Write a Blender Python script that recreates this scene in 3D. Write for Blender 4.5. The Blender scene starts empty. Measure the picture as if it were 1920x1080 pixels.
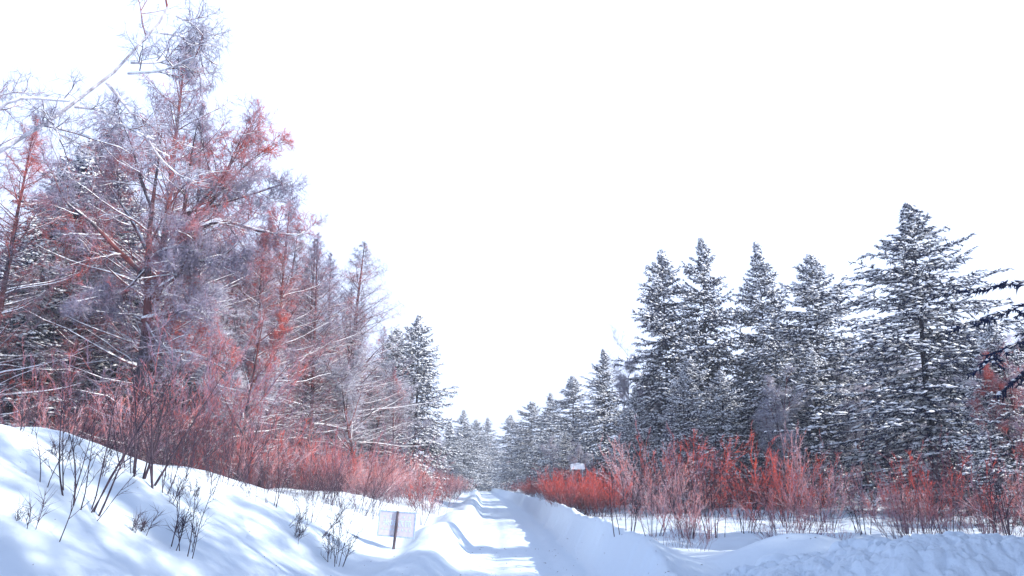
import bpy, math
import numpy as np
from mathutils import Vector, Matrix

# ------------------------------------------------------------------ camera, sky, sun, exposure
SC = bpy.context.scene
F = 1507.0                      # focal length in photo pixels (photo is 1920 wide)
CAM = np.array([0.0, 0.0, 2.0])
PITCH = math.atan((905 - 540) / F)
cd = bpy.data.cameras.new("camera")
cam = bpy.data.objects.new("camera", cd)
SC.collection.objects.link(cam)
cam.location = CAM
cam.rotation_euler = (math.pi / 2 + PITCH, 0, 0)
cd.sensor_width = 36.0
cd.lens = 36.0 * F / 1920
cd.clip_start = 0.1
cd.clip_end = 6000
SC.camera = cam

SUN_EL = math.radians(29)
SUN_AZ = math.radians(116)      # clockwise from +Y (north): the sun stands to the right, a little behind
SUN_DIR = Vector((math.sin(SUN_AZ) * math.cos(SUN_EL), math.cos(SUN_AZ) * math.cos(SUN_EL), math.sin(SUN_EL)))
world = bpy.data.worlds.new("World")
SC.world = world
world.use_nodes = True
nt = world.node_tree
nt.nodes.clear()
w_out = nt.nodes.new("ShaderNodeOutputWorld")
w_bg = nt.nodes.new("ShaderNodeBackground")
w_sky = nt.nodes.new("ShaderNodeTexSky")
w_sky.sky_type = 'NISHITA'
w_sky.sun_disc = False
w_sky.sun_elevation = SUN_EL
w_sky.sun_rotation = SUN_AZ
w_sky.air_density = 1.0
w_sky.dust_density = 0.2
w_sky.ozone_density = 4.0
# bluish band added low in the sky, ending above view so shadows stay blue
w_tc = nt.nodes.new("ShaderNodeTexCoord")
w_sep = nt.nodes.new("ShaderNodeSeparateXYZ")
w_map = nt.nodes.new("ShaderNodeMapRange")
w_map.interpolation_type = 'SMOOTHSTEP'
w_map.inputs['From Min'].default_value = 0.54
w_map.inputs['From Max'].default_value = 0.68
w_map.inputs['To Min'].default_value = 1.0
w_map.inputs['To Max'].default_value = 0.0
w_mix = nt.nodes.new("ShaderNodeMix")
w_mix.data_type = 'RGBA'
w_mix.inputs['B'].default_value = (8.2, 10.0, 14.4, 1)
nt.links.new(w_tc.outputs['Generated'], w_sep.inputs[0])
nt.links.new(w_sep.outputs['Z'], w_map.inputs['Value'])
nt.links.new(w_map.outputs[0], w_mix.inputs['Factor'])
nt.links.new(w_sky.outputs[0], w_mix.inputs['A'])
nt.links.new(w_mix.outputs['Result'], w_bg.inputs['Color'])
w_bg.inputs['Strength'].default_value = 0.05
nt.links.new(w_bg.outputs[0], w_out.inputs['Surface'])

sl = bpy.data.lights.new("sun", 'SUN')
sl.energy = 2.9
sl.angle = math.radians(0.53)
sl.color = (1.0, 0.96, 0.90)
sun = bpy.data.objects.new("sun", sl)
SC.collection.objects.link(sun)
sun.rotation_euler = SUN_DIR.to_track_quat('Z', 'Y').to_euler()

SC.view_settings.view_transform = 'Standard'
SC.view_settings.look = 'None'
SC.view_settings.exposure = 1.45
SC.view_settings.gamma = 1.0
SC.view_settings.use_curve_mapping = False
SC.cycles.max_bounces = 6
SC.cycles.diffuse_bounces = 3
SC.cycles.volume_bounces = 1
SC.cycles.use_denoising = True

# ------------------------------------------------------------------ helpers
COL = SC.collection
RNG = np.random.default_rng(7)


def pix(px, py, Y):
    """world point seen at photo pixel (px, py) at world distance Y"""
    a, b = (px - 960) / F, (540 - py) / F
    cp, sp = math.cos(PITCH), math.sin(PITCH)
    d = np.array([a, cp - sp * b, sp + cp * b])
    return CAM + d * (Y / d[1])


def smooth(x, a, b):
    t = np.clip((x - a) / (b - a), 0, 1)
    return t * t * (3 - 2 * t)


def _hash(ix, iy, seed):
    h = (ix.astype(np.int64) * 374761393 + iy.astype(np.int64) * 668265263 + seed * 974711) & 0x7fffffff
    h = ((h ^ (h >> 13)) * 1274126177) & 0x7fffffff
    return ((h ^ (h >> 16)) & 0xffff) / 65535.0


def vnoise(x, y, seed=0):
    ix, iy = np.floor(x), np.floor(y)
    fx, fy = x - ix, y - iy
    fx = fx * fx * fx * (fx * (fx * 6 - 15) + 10)
    fy = fy * fy * fy * (fy * (fy * 6 - 15) + 10)
    a, b = _hash(ix, iy, seed), _hash(ix + 1, iy, seed)
    c, d = _hash(ix, iy + 1, seed), _hash(ix + 1, iy + 1, seed)
    return (a * (1 - fx) + b * fx) * (1 - fy) + (c * (1 - fx) + d * fx) * fy - 0.5


def fbm(x, y, seed=0, octv=4):
    r, amp = 0, 1.0
    for o in range(octv):
        r = r + amp * vnoise(x * 2 ** o + 17.3 * o, y * 2 ** o - 9.1 * o, seed + o)
        amp *= 0.5
    return r


def mesh_from(name, verts, quads=None, tris=None, smoothed=False):
    me = bpy.data.meshes.new(name)
    verts = np.asarray(verts, np.float32)
    nq = 0 if quads is None else len(quads)
    ntr = 0 if tris is None else len(tris)
    idx = []
    if nq: idx.append(np.asarray(quads, np.int32).ravel())
    if ntr: idx.append(np.asarray(tris, np.int32).ravel())
    idx = np.concatenate(idx)
    me.vertices.add(len(verts))
    me.vertices.foreach_set("co", verts.ravel())
    me.loops.add(len(idx))
    me.loops.foreach_set("vertex_index", idx)
    me.polygons.add(nq + ntr)
    starts = np.concatenate([np.arange(nq) * 4, nq * 4 + np.arange(ntr) * 3]).astype(np.int32)
    me.polygons.foreach_set("loop_start", starts)
    me.polygons.foreach_set("loop_total", np.concatenate([np.full(nq, 4), np.full(ntr, 3)]).astype(np.int32))
    if smoothed:
        me.polygons.foreach_set("use_smooth", np.ones(nq + ntr, bool))
    me.update(calc_edges=True)
    me.validate()
    return me


class Acc:
    """collects many small pieces that become ONE part"""
    def __init__(s):
        s.v, s.q, s.t, s.n = [], [], [], 0

    def tube(s, P, R, sides=3):
        """P (N,k,3) polylines, R (N,k) radii"""
        if len(P) == 0: return
        N, k, _ = P.shape
        T = np.gradient(P, axis=1)
        T /= np.linalg.norm(T, axis=2, keepdims=True) + 1e-9
        ref = np.where(np.abs(T[..., 2:3]) > 0.9, np.array([1., 0, 0]), np.array([0, 0, 1.]))
        # keep one reference per polyline so rings do not twist
        ref = np.repeat(np.where(np.abs(T[:, :1, 2:3]) > 0.85, np.array([0.9, 0.3, 0]), np.array([0.05, 0.03, 1.])), k, axis=1)
        U = np.cross(T, ref); U /= np.linalg.norm(U, axis=2, keepdims=True) + 1e-9
        V = np.cross(U, T)
        a = np.arange(sides) * 2 * math.pi / sides + math.pi / 2
        ring = (P[:, :, None, :] + R[:, :, None, None] *
                (np.cos(a)[None, None, :, None] * U[:, :, None, :] + np.sin(a)[None, None, :, None] * V[:, :, None, :]))
        s.v.append(ring.reshape(-1, 3))
        base = s.n + (np.arange(N) * k * sides)[:, None, None] + (np.arange(k - 1) * sides)[None, :, None]
        j = np.arange(sides)[None, None, :]
        j2 = (j + 1) % sides
        q = np.stack([base + j, base + j2, base + sides + j2, base + sides + j], -1)
        s.q.append(q.reshape(-1, 4))
        s.n += N * k * sides

    def spikes(s, B, D, R):
        """three sided twigs: base B, vector D, base radius R"""
        N = len(B)
        if N == 0: return
        T = D / (np.linalg.norm(D, axis=1, keepdims=True) + 1e-9)
        ref = np.where(np.abs(T[:, 2:3]) > 0.9, np.array([1., 0, 0]), np.array([0, 0, 1.]))
        U = np.cross(T, ref); U /= np.linalg.norm(U, axis=1, keepdims=True) + 1e-9
        V = np.cross(U, T)
        R = np.broadcast_to(np.asarray(R, float), (N,))[:, None]
        vs = []
        for a in (math.pi / 2, math.pi * 7 / 6, math.pi * 11 / 6):
            vs.append(B + R * (math.cos(a) * U + math.sin(a) * V))
        vs.append(B + D)
        s.v.append(np.stack(vs, 1).reshape(-1, 3))
        b = s.n + np.arange(N)[:, None] * 4
        s.t.append(np.concatenate([b + [[0, 1, 3]], b + [[1, 2, 3]], b + [[2, 0, 3]]]))
        s.n += N * 4

    def pads(s, C, A, W, H):
        """snow pads: centre C, half axis vector A, half width W, height H"""
        N = len(C)
        if N == 0: return
        T = A / (np.linalg.norm(A, axis=1, keepdims=True) + 1e-9)
        U = np.cross(T, np.array([0, 0, 1.])); U /= np.linalg.norm(U, axis=1, keepdims=True) + 1e-9
        W = np.broadcast_to(np.asarray(W, float), (N,))[:, None]
        H = np.broadcast_to(np.asarray(H, float), (N,))[:, None]
        Z = np.array([[0, 0, 1.]])
        vs = [C + A, C + U * W, C - A, C - U * W, C + Z * H + A * 0.1, C - Z * H * 0.45]
        s.v.append(np.stack(vs, 1).reshape(-1, 3))
        b = s.n + np.arange(N)[:, None] * 6
        for t in ([0, 1, 4], [1, 2, 4], [2, 3, 4], [3, 0, 4], [1, 0, 5], [2, 1, 5], [3, 2, 5], [0, 3, 5]):
            s.t.append(b + [t])
        s.n += N * 6

    def mesh(s, name, smoothed=False):
        return mesh_from(name, np.concatenate(s.v), np.concatenate(s.q) if s.q else None,
                         np.concatenate(s.t) if s.t else None, smoothed)


def grow(start, d, length, k, wander, trop, rng, trop_end=None):
    N = len(start)
    P = np.zeros((N, k + 1, 3)); P[:, 0] = start
    d = d / (np.linalg.norm(d, axis=1, keepdims=True) + 1e-9)
    step = (np.asarray(length) / k)[:, None]
    for i in range(k):
        tz = trop if trop_end is None else trop + (trop_end - trop) * i / max(1, k - 1)
        d = d + wander * rng.normal(size=(N, 3)); d[:, 2] += tz
        d /= np.linalg.norm(d, axis=1, keepdims=True)
        P[:, i + 1] = P[:, i] + d * step
    return P


def spawn(P, per, t0, t1, a0, a1, rng, planar=0.0, even=True):
    """children along each polyline: returns start, direction, parent index, t"""
    N, k1, _ = P.shape
    pi = np.repeat(np.arange(N), per)
    if even:
        t = (np.tile(np.arange(per), N) + rng.random(N * per)) / per
    else:
        t = rng.random(N * per)
    t = t0 + (t1 - t0) * t
    u = t * (k1 - 1)
    i = np.minimum(u.astype(int), k1 - 2)
    f = (u - i)[:, None]
    p0, p1 = P[pi, i], P[pi, i + 1]
    S = p0 * (1 - f) + p1 * f
    T = p1 - p0; T /= np.linalg.norm(T, axis=1, keepdims=True) + 1e-9
    rnd = rng.normal(size=S.shape)
    perp = rnd - T * np.sum(rnd * T, 1, keepdims=True)
    perp /= np.linalg.norm(perp, axis=1, keepdims=True) + 1e-9
    if planar > 0:
        side = np.cross(T, np.array([0, 0, 1.]))
        side /= np.linalg.norm(side, axis=1, keepdims=True) + 1e-9
        side *= np.where(rng.random(len(S)) < 0.5, 1, -1)[:, None]
        perp = side * planar + perp * (1 - planar)
        perp /= np.linalg.norm(perp, axis=1, keepdims=True) + 1e-9
    a = rng.uniform(a0, a1, len(S))[:, None]
    return S, T * np.cos(a) + perp * np.sin(a), pi, t


def taper(r0, r1, k):
    t = np.linspace(0, 1, k)[None, :]
    return np.asarray(r0)[:, None] * (1 - t) + np.asarray(r1)[:, None] * t


def snow_tubes(acc, P, R, rng, keep=0.8, extra=0.004, lift=0.75):
    """a rim of snow lying along the upper side of limbs that are not too steep"""
    T = np.gradient(P, axis=1); T /= np.linalg.norm(T, axis=2, keepdims=True) + 1e-9
    flat = np.clip(1.25 - np.abs(T[..., 2]) * 1.35, 0, 1)
    m = rng.random(len(P)) < keep
    if not m.any(): return
    var = 0.55 + 0.75 * rng.random(R.shape)
    RR = (R * 0.85 + extra) * flat * var
    PP = P.copy(); PP[..., 2] += R * lift + RR * 0.35
    acc.tube(PP[m], RR[m], 4)


# ------------------------------------------------------------------ materials
def nodes_of(name):
    m = bpy.data.materials.new(name); m.use_nodes = True
    n = m.node_tree; b = n.nodes['Principled BSDF']
    return m, n, b


def coords(n, scale, kind='Object'):
    tc = n.nodes.new("ShaderNodeTexCoord"); mp = n.nodes.new("ShaderNodeMapping")
    s = scale if hasattr(scale, '__len__') else (scale,) * 3
    mp.inputs['Scale'].default_value = s
    n.links.new(tc.outputs[kind], mp.inputs['Vector'])
    return mp.outputs[0]


def noise(n, vec, scale, detail=3, rough=0.5):
    x = n.nodes.new("ShaderNodeTexNoise")
    x.inputs['Scale'].default_value = scale; x.inputs['Detail'].default_value = detail
    x.inputs['Roughness'].default_value = rough
    n.links.new(vec, x.inputs['Vector'])
    return x.outputs['Fac']


def ramp(n, fac, stops):
    r = n.nodes.new("ShaderNodeValToRGB")
    el = r.color_ramp.elements
    while len(el) < len(stops): el.new(0.5)
    for e, (p, c) in zip(el, stops):
        e.position = p; e.color = (*c, 1) if len(c) == 3 else c
    n.links.new(fac, r.inputs[0])
    return r.outputs[0]


def mixc(n, fac, a, b):
    x = n.nodes.new("ShaderNodeMix"); x.data_type = 'RGBA'
    for s, v in (('Factor', fac), ('A', a), ('B', b)):
        if isinstance(v, (int, float)): x.inputs[s].default_value = v
        elif isinstance(v, tuple): x.inputs[s].default_value = (*v, 1)
        else: n.links.new(v, x.inputs[s])
    return x.outputs['Result']


def snow_cover(n, b, base, lo, hi, vec, scale=3.0, amount=0.5, snow=(0.86, 0.88, 0.92)):
    """snow lies where the surface faces up, broken by noise"""
    g = n.nodes.new("ShaderNodeNewGeometry"); sp = n.nodes.new("ShaderNodeSeparateXYZ")
    n.links.new(g.outputs['True Normal'], sp.inputs[0])
    nz = noise(n, vec, scale, 3)
    ma = n.nodes.new("ShaderNodeMath"); ma.operation = 'MULTIPLY_ADD'
    n.links.new(nz, ma.inputs[0]); ma.inputs[1].default_value = amount
    n.links.new(sp.outputs['Z'], ma.inputs[2])
    mr = n.nodes.new("ShaderNodeMapRange")
    mr.inputs['From Min'].default_value = lo; mr.inputs['From Max'].default_value = hi
    n.links.new(ma.outputs[0], mr.inputs['Value'])
    c = mixc(n, mr.outputs[0], base, snow)
    n.links.new(c, b.inputs['Base Color'])


def bark_mat(name, dark, light, red=None, lo=0.65, hi=0.95):
    m, n, b = nodes_of(name)
    v = coords(n, (1, 1, 0.35))
    base = ramp(n, noise(n, v, 9, 4, 0.65), [(0.35, dark), (0.68, light)])
    if red:
        base = mixc(n, ramp(n, noise(n, v, 1.1, 2), [(0.45, (0, 0, 0)), (0.6, (1, 1, 1))]), base, red)
    snow_cover(n, b, base, lo, hi, v, 4.0, 0.5)
    b.inputs['Roughness'].default_value = 0.9; b.inputs['Specular IOR Level'].default_value = 0.15
    bp = n.nodes.new("ShaderNodeBump"); bp.inputs['Strength'].default_value = 0.5; bp.inputs['Distance'].default_value = 0.02
    n.links.new(noise(n, v, 22, 4), bp.inputs['Height']); n.links.new(bp.outputs[0], b.inputs['Normal'])
    return m


def twig_mat(name, grey, grey2, red, r0, r1, scale=0.35, lo=0.75, hi=1.0, amount=0.5):
    """fine twigs: frosty grey ones and red young ones in drifts through the crown"""
    m, n, b = nodes_of(name)
    v = coords(n, 1)
    base = mixc(n, noise(n, v, 6, 2), grey, grey2)
    # object random shifts the drifts from tree to tree
    oi = n.nodes.new("ShaderNodeObjectInfo")
    mu = n.nodes.new("ShaderNodeMath"); mu.operation = 'MULTIPLY'; mu.inputs[1].default_value = 40
    n.links.new(oi.outputs['Random'], mu.inputs[0])
    nz = n.nodes.new("ShaderNodeTexNoise"); nz.noise_dimensions = '4D'
    nz.inputs['Scale'].default_value = scale; nz.inputs['Detail'].default_value = 5; nz.inputs['Roughness'].default_value = 0.75
    n.links.new(v, nz.inputs['Vector']); n.links.new(mu.outputs[0], nz.inputs['W'])
    f = ramp(n, nz.outputs['Fac'], [(r0, (0, 0, 0)), (r1, (1, 1, 1))])
    base = mixc(n, f, base, red)
    snow_cover(n, b, base, lo, hi, v, 5.0, amount)
    b.inputs['Roughness'].default_value = 0.85; b.inputs['Specular IOR Level'].default_value = 0.12
    return m


def shrub_mat(name, low, mid, top, z0, z1, lo=0.8, hi=1.05, grey=(0.22, 0.18, 0.26), r0=0.40, r1=0.56):
    """old dark wood at the foot of the stems; red young wood above, in drifts among grey wood"""
    m, n, b = nodes_of(name)
    v = coords(n, 1)
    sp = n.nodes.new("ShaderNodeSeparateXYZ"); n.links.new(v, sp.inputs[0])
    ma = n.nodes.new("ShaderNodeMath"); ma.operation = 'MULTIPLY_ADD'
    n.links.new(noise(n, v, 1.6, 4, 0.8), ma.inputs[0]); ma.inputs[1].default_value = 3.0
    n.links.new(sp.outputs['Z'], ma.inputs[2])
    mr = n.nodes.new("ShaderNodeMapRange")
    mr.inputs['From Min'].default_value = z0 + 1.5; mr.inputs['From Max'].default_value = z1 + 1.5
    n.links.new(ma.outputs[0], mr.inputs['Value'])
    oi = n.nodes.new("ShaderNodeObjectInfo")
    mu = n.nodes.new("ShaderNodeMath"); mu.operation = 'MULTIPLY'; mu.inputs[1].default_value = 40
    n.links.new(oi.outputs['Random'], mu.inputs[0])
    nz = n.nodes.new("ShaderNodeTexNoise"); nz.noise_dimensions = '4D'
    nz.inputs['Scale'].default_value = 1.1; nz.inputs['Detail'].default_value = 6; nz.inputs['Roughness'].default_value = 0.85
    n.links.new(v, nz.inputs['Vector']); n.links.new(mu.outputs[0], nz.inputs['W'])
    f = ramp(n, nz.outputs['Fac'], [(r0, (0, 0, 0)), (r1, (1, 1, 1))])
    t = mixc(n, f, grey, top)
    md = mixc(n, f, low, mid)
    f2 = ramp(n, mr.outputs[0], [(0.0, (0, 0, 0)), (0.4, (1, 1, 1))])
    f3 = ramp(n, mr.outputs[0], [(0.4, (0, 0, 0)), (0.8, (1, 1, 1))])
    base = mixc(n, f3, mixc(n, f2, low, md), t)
    snow_cover(n, b, base, lo, hi, v, 7.0, 0.5)
    b.inputs['Roughness'].default_value = 0.8; b.inputs['Specular IOR Level'].default_value = 0.15
    return m


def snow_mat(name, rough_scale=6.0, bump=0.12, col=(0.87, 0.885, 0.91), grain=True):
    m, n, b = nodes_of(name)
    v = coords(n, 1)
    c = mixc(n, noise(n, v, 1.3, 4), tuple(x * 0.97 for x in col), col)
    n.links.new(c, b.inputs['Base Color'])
    b.inputs['Roughness'].default_value = 0.7
    b.inputs['Specular IOR Level'].default_value = 0.25
    bp = n.nodes.new("ShaderNodeBump"); bp.inputs['Strength'].default_value = bump; bp.inputs['Distance'].default_value = 0.05
    h = noise(n, v, rough_scale, 6, 0.65)
    n.links.new(h, bp.inputs['Height'])
    n.links.new(bp.outputs[0], b.inputs['Normal'])
    return m


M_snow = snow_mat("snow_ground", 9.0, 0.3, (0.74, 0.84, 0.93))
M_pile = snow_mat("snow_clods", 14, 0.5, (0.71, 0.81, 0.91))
M_pad = snow_mat("snow_on_branches", 20, 0.05)
M_bark = bark_mat("bark_dark", (0.022, 0.018, 0.028), (0.10, 0.075, 0.09), (0.16, 0.05, 0.05))
M_bark_s = bark_mat("bark_spruce", (0.012, 0.012, 0.022), (0.05, 0.045, 0.065))
M_birch = bark_mat("bark_birch", (0.28, 0.25, 0.28), (0.72, 0.68, 0.72), None, 0.55, 0.9)
M_limb = bark_mat("limb_bark", (0.03, 0.022, 0.035), (0.15, 0.10, 0.13), (0.22, 0.06, 0.055))
M_twig = twig_mat("twigs_larch", (0.10, 0.08, 0.14), (0.38, 0.35, 0.45), (0.46, 0.085, 0.065), 0.50, 0.61, 0.4, 0.72, 1.0)
M_twig_red = twig_mat("twigs_red", (0.11, 0.08, 0.13), (0.36, 0.30, 0.38), (0.46, 0.085, 0.065), 0.45, 0.57, 0.5, 0.72, 1.0)
M_twig_grey = twig_mat("twigs_grey", (0.15, 0.14, 0.22), (0.46, 0.45, 0.55), (0.45, 0.10, 0.07), 0.58, 0.72, 0.35, 0.6, 0.9)
M_needle = twig_mat("spruce_needles", (0.005, 0.010, 0.034), (0.018, 0.028, 0.078), (0.16, 0.05, 0.05), 0.72, 0.80, 0.8, 1.0, 1.2)
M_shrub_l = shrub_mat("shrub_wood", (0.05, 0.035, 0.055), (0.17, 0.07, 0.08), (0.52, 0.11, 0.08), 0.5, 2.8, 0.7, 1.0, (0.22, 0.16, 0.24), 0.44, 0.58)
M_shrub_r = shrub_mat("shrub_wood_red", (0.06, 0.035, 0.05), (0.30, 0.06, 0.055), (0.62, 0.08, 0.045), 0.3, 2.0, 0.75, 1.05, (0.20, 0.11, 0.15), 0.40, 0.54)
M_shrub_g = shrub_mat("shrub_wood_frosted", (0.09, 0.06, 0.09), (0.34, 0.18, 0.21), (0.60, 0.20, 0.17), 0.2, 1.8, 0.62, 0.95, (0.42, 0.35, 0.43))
M_sapling = bark_mat("sapling_bark", (0.03, 0.022, 0.035), (0.10, 0.07, 0.09), None, 0.9, 1.2)

# ------------------------------------------------------------------ terrain
RY = np.array([-60, 0, 12, 20.8, 36, 50, 68, 100, 150, 200, 230, 260, 320, 500])
RX = np.array([0.9, 0.6, 0.45, 0.32, 0.15, -0.25, -0.8, -2.0, -4.2, -6.6, -8.8, -12.5, -26, -80])


def road_x(y):
    return np.interp(y, RY, RX) * 0.5 + 0.25 * (np.interp(y - 4, RY, RX) + np.interp(y + 4, RY, RX))


HALF = 1.55                      # half the width of the ploughed road


def hill_top(y):
    return np.interp(y, [-20, 6, 15, 19, 24, 30, 40, 70, 150, 400], [3.6, 3.5, 3.25, 2.85, 2.05, 1.55, 1.3, 1.2, 0.9, 0.6])


def ground(x, y):
    x = np.asarray(x, float); y = np.asarray(y, float)
    d = x - road_x(y)
    far = smooth(y, 230, 330)
    # ---- road surface with faint wheel ruts
    z = 0.03 * np.exp(-((np.abs(d) - 0.75) / 0.28) ** 2) * -1 + 0.012 * fbm(x * 1.2, y * 0.5, 3)
    z = z + 0.05 * fbm(x * 0.1, y * 0.12, 33, 2)
    # ---- left: berm with slumps, ditch, slope
    L = -d - HALF + 0.22 * fbm(y * 0.35, y * 0.05, 11, 3)
    wave = 0.5 + 0.5 * np.cos((y - 37.5) * 2 * math.pi / 13.5 + 0.8 * np.sin(y * 0.21))
    wave = wave ** 0.7
    bh = 0.42 + 0.42 * wave * smooth(y, 10, 17) + 0.10 * fbm(x * 0.6, y * 0.5, 21, 3)
    bh = bh * np.interp(y, [0, 13, 18, 120, 240], [0.75, 0.8, 1, 0.9, 0.7])
    berm = bh * smooth(L, -0.1, 0.75)
    ditch = -0.30 * smooth(L, 0.9, 1.8) * (1 - smooth(L, 2.2, 4.0))
    P = hill_top(y)
    lump = fbm(x * 0.22, y * 0.22, 5, 3) * 0.55 + fbm(x * 0.7, y * 0.55, 8, 3) * 0.16
    rise = (P - 0.55) * (smooth(L, 1.7, 8.2) * 0.85 + 0.15 * smooth(L, 3, 14)) + lump * smooth(L, 1.6, 5.5) * 0.6
    zl = berm + ditch + rise
    # ---- right: steep ploughed wall with a soft lip, then a hollow field
    Rr = d - (HALF - 0.05) + 0.20 * fbm(y * 0.5, y * 0.07, 14, 3)
    rh = (0.92 + 0.10 * fbm(y * 0.4, x * 0.1, 24, 3)) * np.interp(y, [0, 11, 13, 16, 110, 240], [0.55, 0.62, 0.78, 1, 0.85, 0.65])
    wall = rh * smooth(Rr, -0.10, 0.50)
    dip = -0.40 * smooth(Rr, 0.55, 1.7) + 0.12 * np.exp(-((Rr - 0.5) / 0.16) ** 2)
    fld = (fbm(x * 0.25, y * 0.25, 41, 3) * 0.45 + fbm(x * 0.8, y * 0.6, 44, 3) * 0.12) * smooth(Rr, 1.0, 3.5)
    # drifted mounds between the field and the rough pile
    md = 0.52 * np.exp(-(((x - 5.0) / 1.5) ** 2 + ((y - 14.6) / 1.5) ** 2))
    md = md + 0.62 * np.exp(-(((x - 8.3) / 1.7) ** 2 + ((y - 14.2) / 1.4) ** 2))
    md = md + 0.30 * np.exp(-(((x - 12.5) / 2.2) ** 2 + ((y - 14.5) / 2.0) ** 2))
    md = md - 0.22 * np.exp(-(((x - 3.0) / 1.0) ** 2 + ((y - 13.0) / 1.2) ** 2))
    ys = smooth(y, 26, 60)
    fld = fld + 0.55 * smooth(Rr, 8, 30) * ys
    zr = wall + dip + fld + md
    w = smooth(np.abs(d), HALF - 0.5, HALF - 0.1)
    z = z + np.where(d < 0, zl, zr)
    z = z * (1 - far) + far * (0.7 + fbm(x * 0.05, y * 0.05, 51, 3) * 1.2)
    z = z + 0.022 * fbm(x * 1.9, y * 1.6, 81, 4) * smooth(np.abs(d), HALF - 0.4, HALF + 0.6) * (1 - far)
    z = z + 0.10 * np.abs(fbm(x * 2.6, y * 2.2, 84, 4)) * smooth(Rr, -0.2, 0.2) * (1 - smooth(Rr, 0.7, 1.2))
    z = z + 0.03 * fbm(x * 3.2, y * 0.9, 87, 3) * smooth(L, 0.1, 0.5) * (1 - smooth(L, 1.2, 1.8))
    z = z + (0.018 * fbm(x * 5.0, y * 1.5, 88, 3) - 0.02 * np.exp(-((np.abs(d) - 0.72) / 0.2) ** 2)) * (np.abs(d) < HALF)
    return z


def axis(parts):
    out = []
    for a, b, s in parts:
        out.append(np.arange(a, b, s))
    return np.concatenate(out + [[parts[-1][1]]])


def geo(a, b, n):
    return a * (b / a) ** (np.arange(n) / n)


gx = np.concatenate([-geo(14, 900, 60)[::-1][:-1] * 1.0, axis([(-14, -5, 0.13), (-5, 4.2, 0.065), (4.2, 14, 0.13)]), geo(14.1, 900, 60)[1:], [900]])
gy = np.concatenate([axis([(-30, 5, 0.9), (5, 9, 0.2), (9, 26, 0.10), (26, 48, 0.2)])[:-1], geo(48, 1500, 200), [1500]])
GX, GY = np.meshgrid(gx, gy)
GZ = ground(GX, GY)
nx, ny = len(gx), len(gy)
ii = (np.arange(ny - 1)[:, None] * nx + np.arange(nx - 1)[None, :])
quads = np.stack([ii, ii + 1, ii + nx + 1, ii + nx], -1).reshape(-1, 4)
# one sheet; split by faces into the road and the snow field beside it
cxm = (gx[:-1] + gx[1:]) / 2; cym = (gy[:-1] + gy[1:]) / 2
CX, CY = np.meshgrid(cxm, cym)
on_road = (np.abs(CX - road_x(CY)) < HALF + 0.02).ravel() & (CY.ravel() < 300)


def link(me, name, mat=None, parent=None, kind=None):
    o = bpy.data.objects.new(name, me)
    COL.objects.link(o)
    if mat is not None and me is not None and len(me.materials) == 0: me.materials.append(mat)
    if parent is not None: o.parent = parent
    if kind: o['kind'] = kind
    return o


def tag(o, label=None, cat=None, group=None, kind=None):
    if label: o['label'] = label
    if cat: o['category'] = cat
    if group: o['group'] = group
    if kind: o['kind'] = kind
    return o


def sub_mesh(name, mask):
    q = quads[mask]
    used, inv = np.unique(q, return_inverse=True)
    V = np.stack([GX.ravel()[used], GY.ravel()[used], GZ.ravel()[used]], -1)
    return mesh_from(name, V, inv.reshape(-1, 4), None, True)


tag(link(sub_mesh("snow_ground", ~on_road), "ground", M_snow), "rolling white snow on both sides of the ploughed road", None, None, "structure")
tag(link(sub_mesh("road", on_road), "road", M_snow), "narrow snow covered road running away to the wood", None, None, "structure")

# hills far behind the wood, left and right
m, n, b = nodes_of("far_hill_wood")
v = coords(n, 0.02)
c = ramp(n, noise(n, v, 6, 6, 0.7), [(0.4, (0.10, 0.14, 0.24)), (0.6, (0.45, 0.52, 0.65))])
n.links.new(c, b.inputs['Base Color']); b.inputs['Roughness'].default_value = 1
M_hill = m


def hill(name, pts, depth, label):
    """ridge line given as (x, y, height); slopes fall away before and behind it"""
    pts = np.array(pts, float)
    t = np.linspace(0, 1, 120)
    X = np.interp(t, np.linspace(0, 1, len(pts)), pts[:, 0])
    Y = np.interp(t, np.linspace(0, 1, len(pts)), pts[:, 1])
    H = np.interp(t, np.linspace(0, 1, len(pts)), pts[:, 2])
    s = np.linspace(-1, 1, 41)
    V = []
    for k in s:
        prof = 1 - smooth(abs(k), 0, 1)
        yy = Y + k * depth
        V.append(np.stack([X, yy, H * prof * (1 + 0.10 * fbm(X * 0.02, yy * 0.02, 71)) + 7 * prof * fbm(X * 0.05, yy * 0.05, 72, 4) - 1.5], -1))
    V = np.concatenate(V)
    i = np.arange(40)[:, None] * 120 + np.arange(119)[None, :]
    q = np.stack([i, i + 1, i + 121, i + 120], -1).reshape(-1, 4)
    tag(link(mesh_from(name, V, q, None, True), name, M_hill), label, None, None, "structure")


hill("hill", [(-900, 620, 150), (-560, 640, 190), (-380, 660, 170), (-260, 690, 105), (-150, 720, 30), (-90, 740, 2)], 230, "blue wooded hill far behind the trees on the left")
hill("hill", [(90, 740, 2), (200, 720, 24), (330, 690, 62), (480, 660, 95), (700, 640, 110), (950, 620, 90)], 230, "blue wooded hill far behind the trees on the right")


def gz(x, y):
    return float(ground(np.array([x]), np.array([y]))[0])


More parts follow.
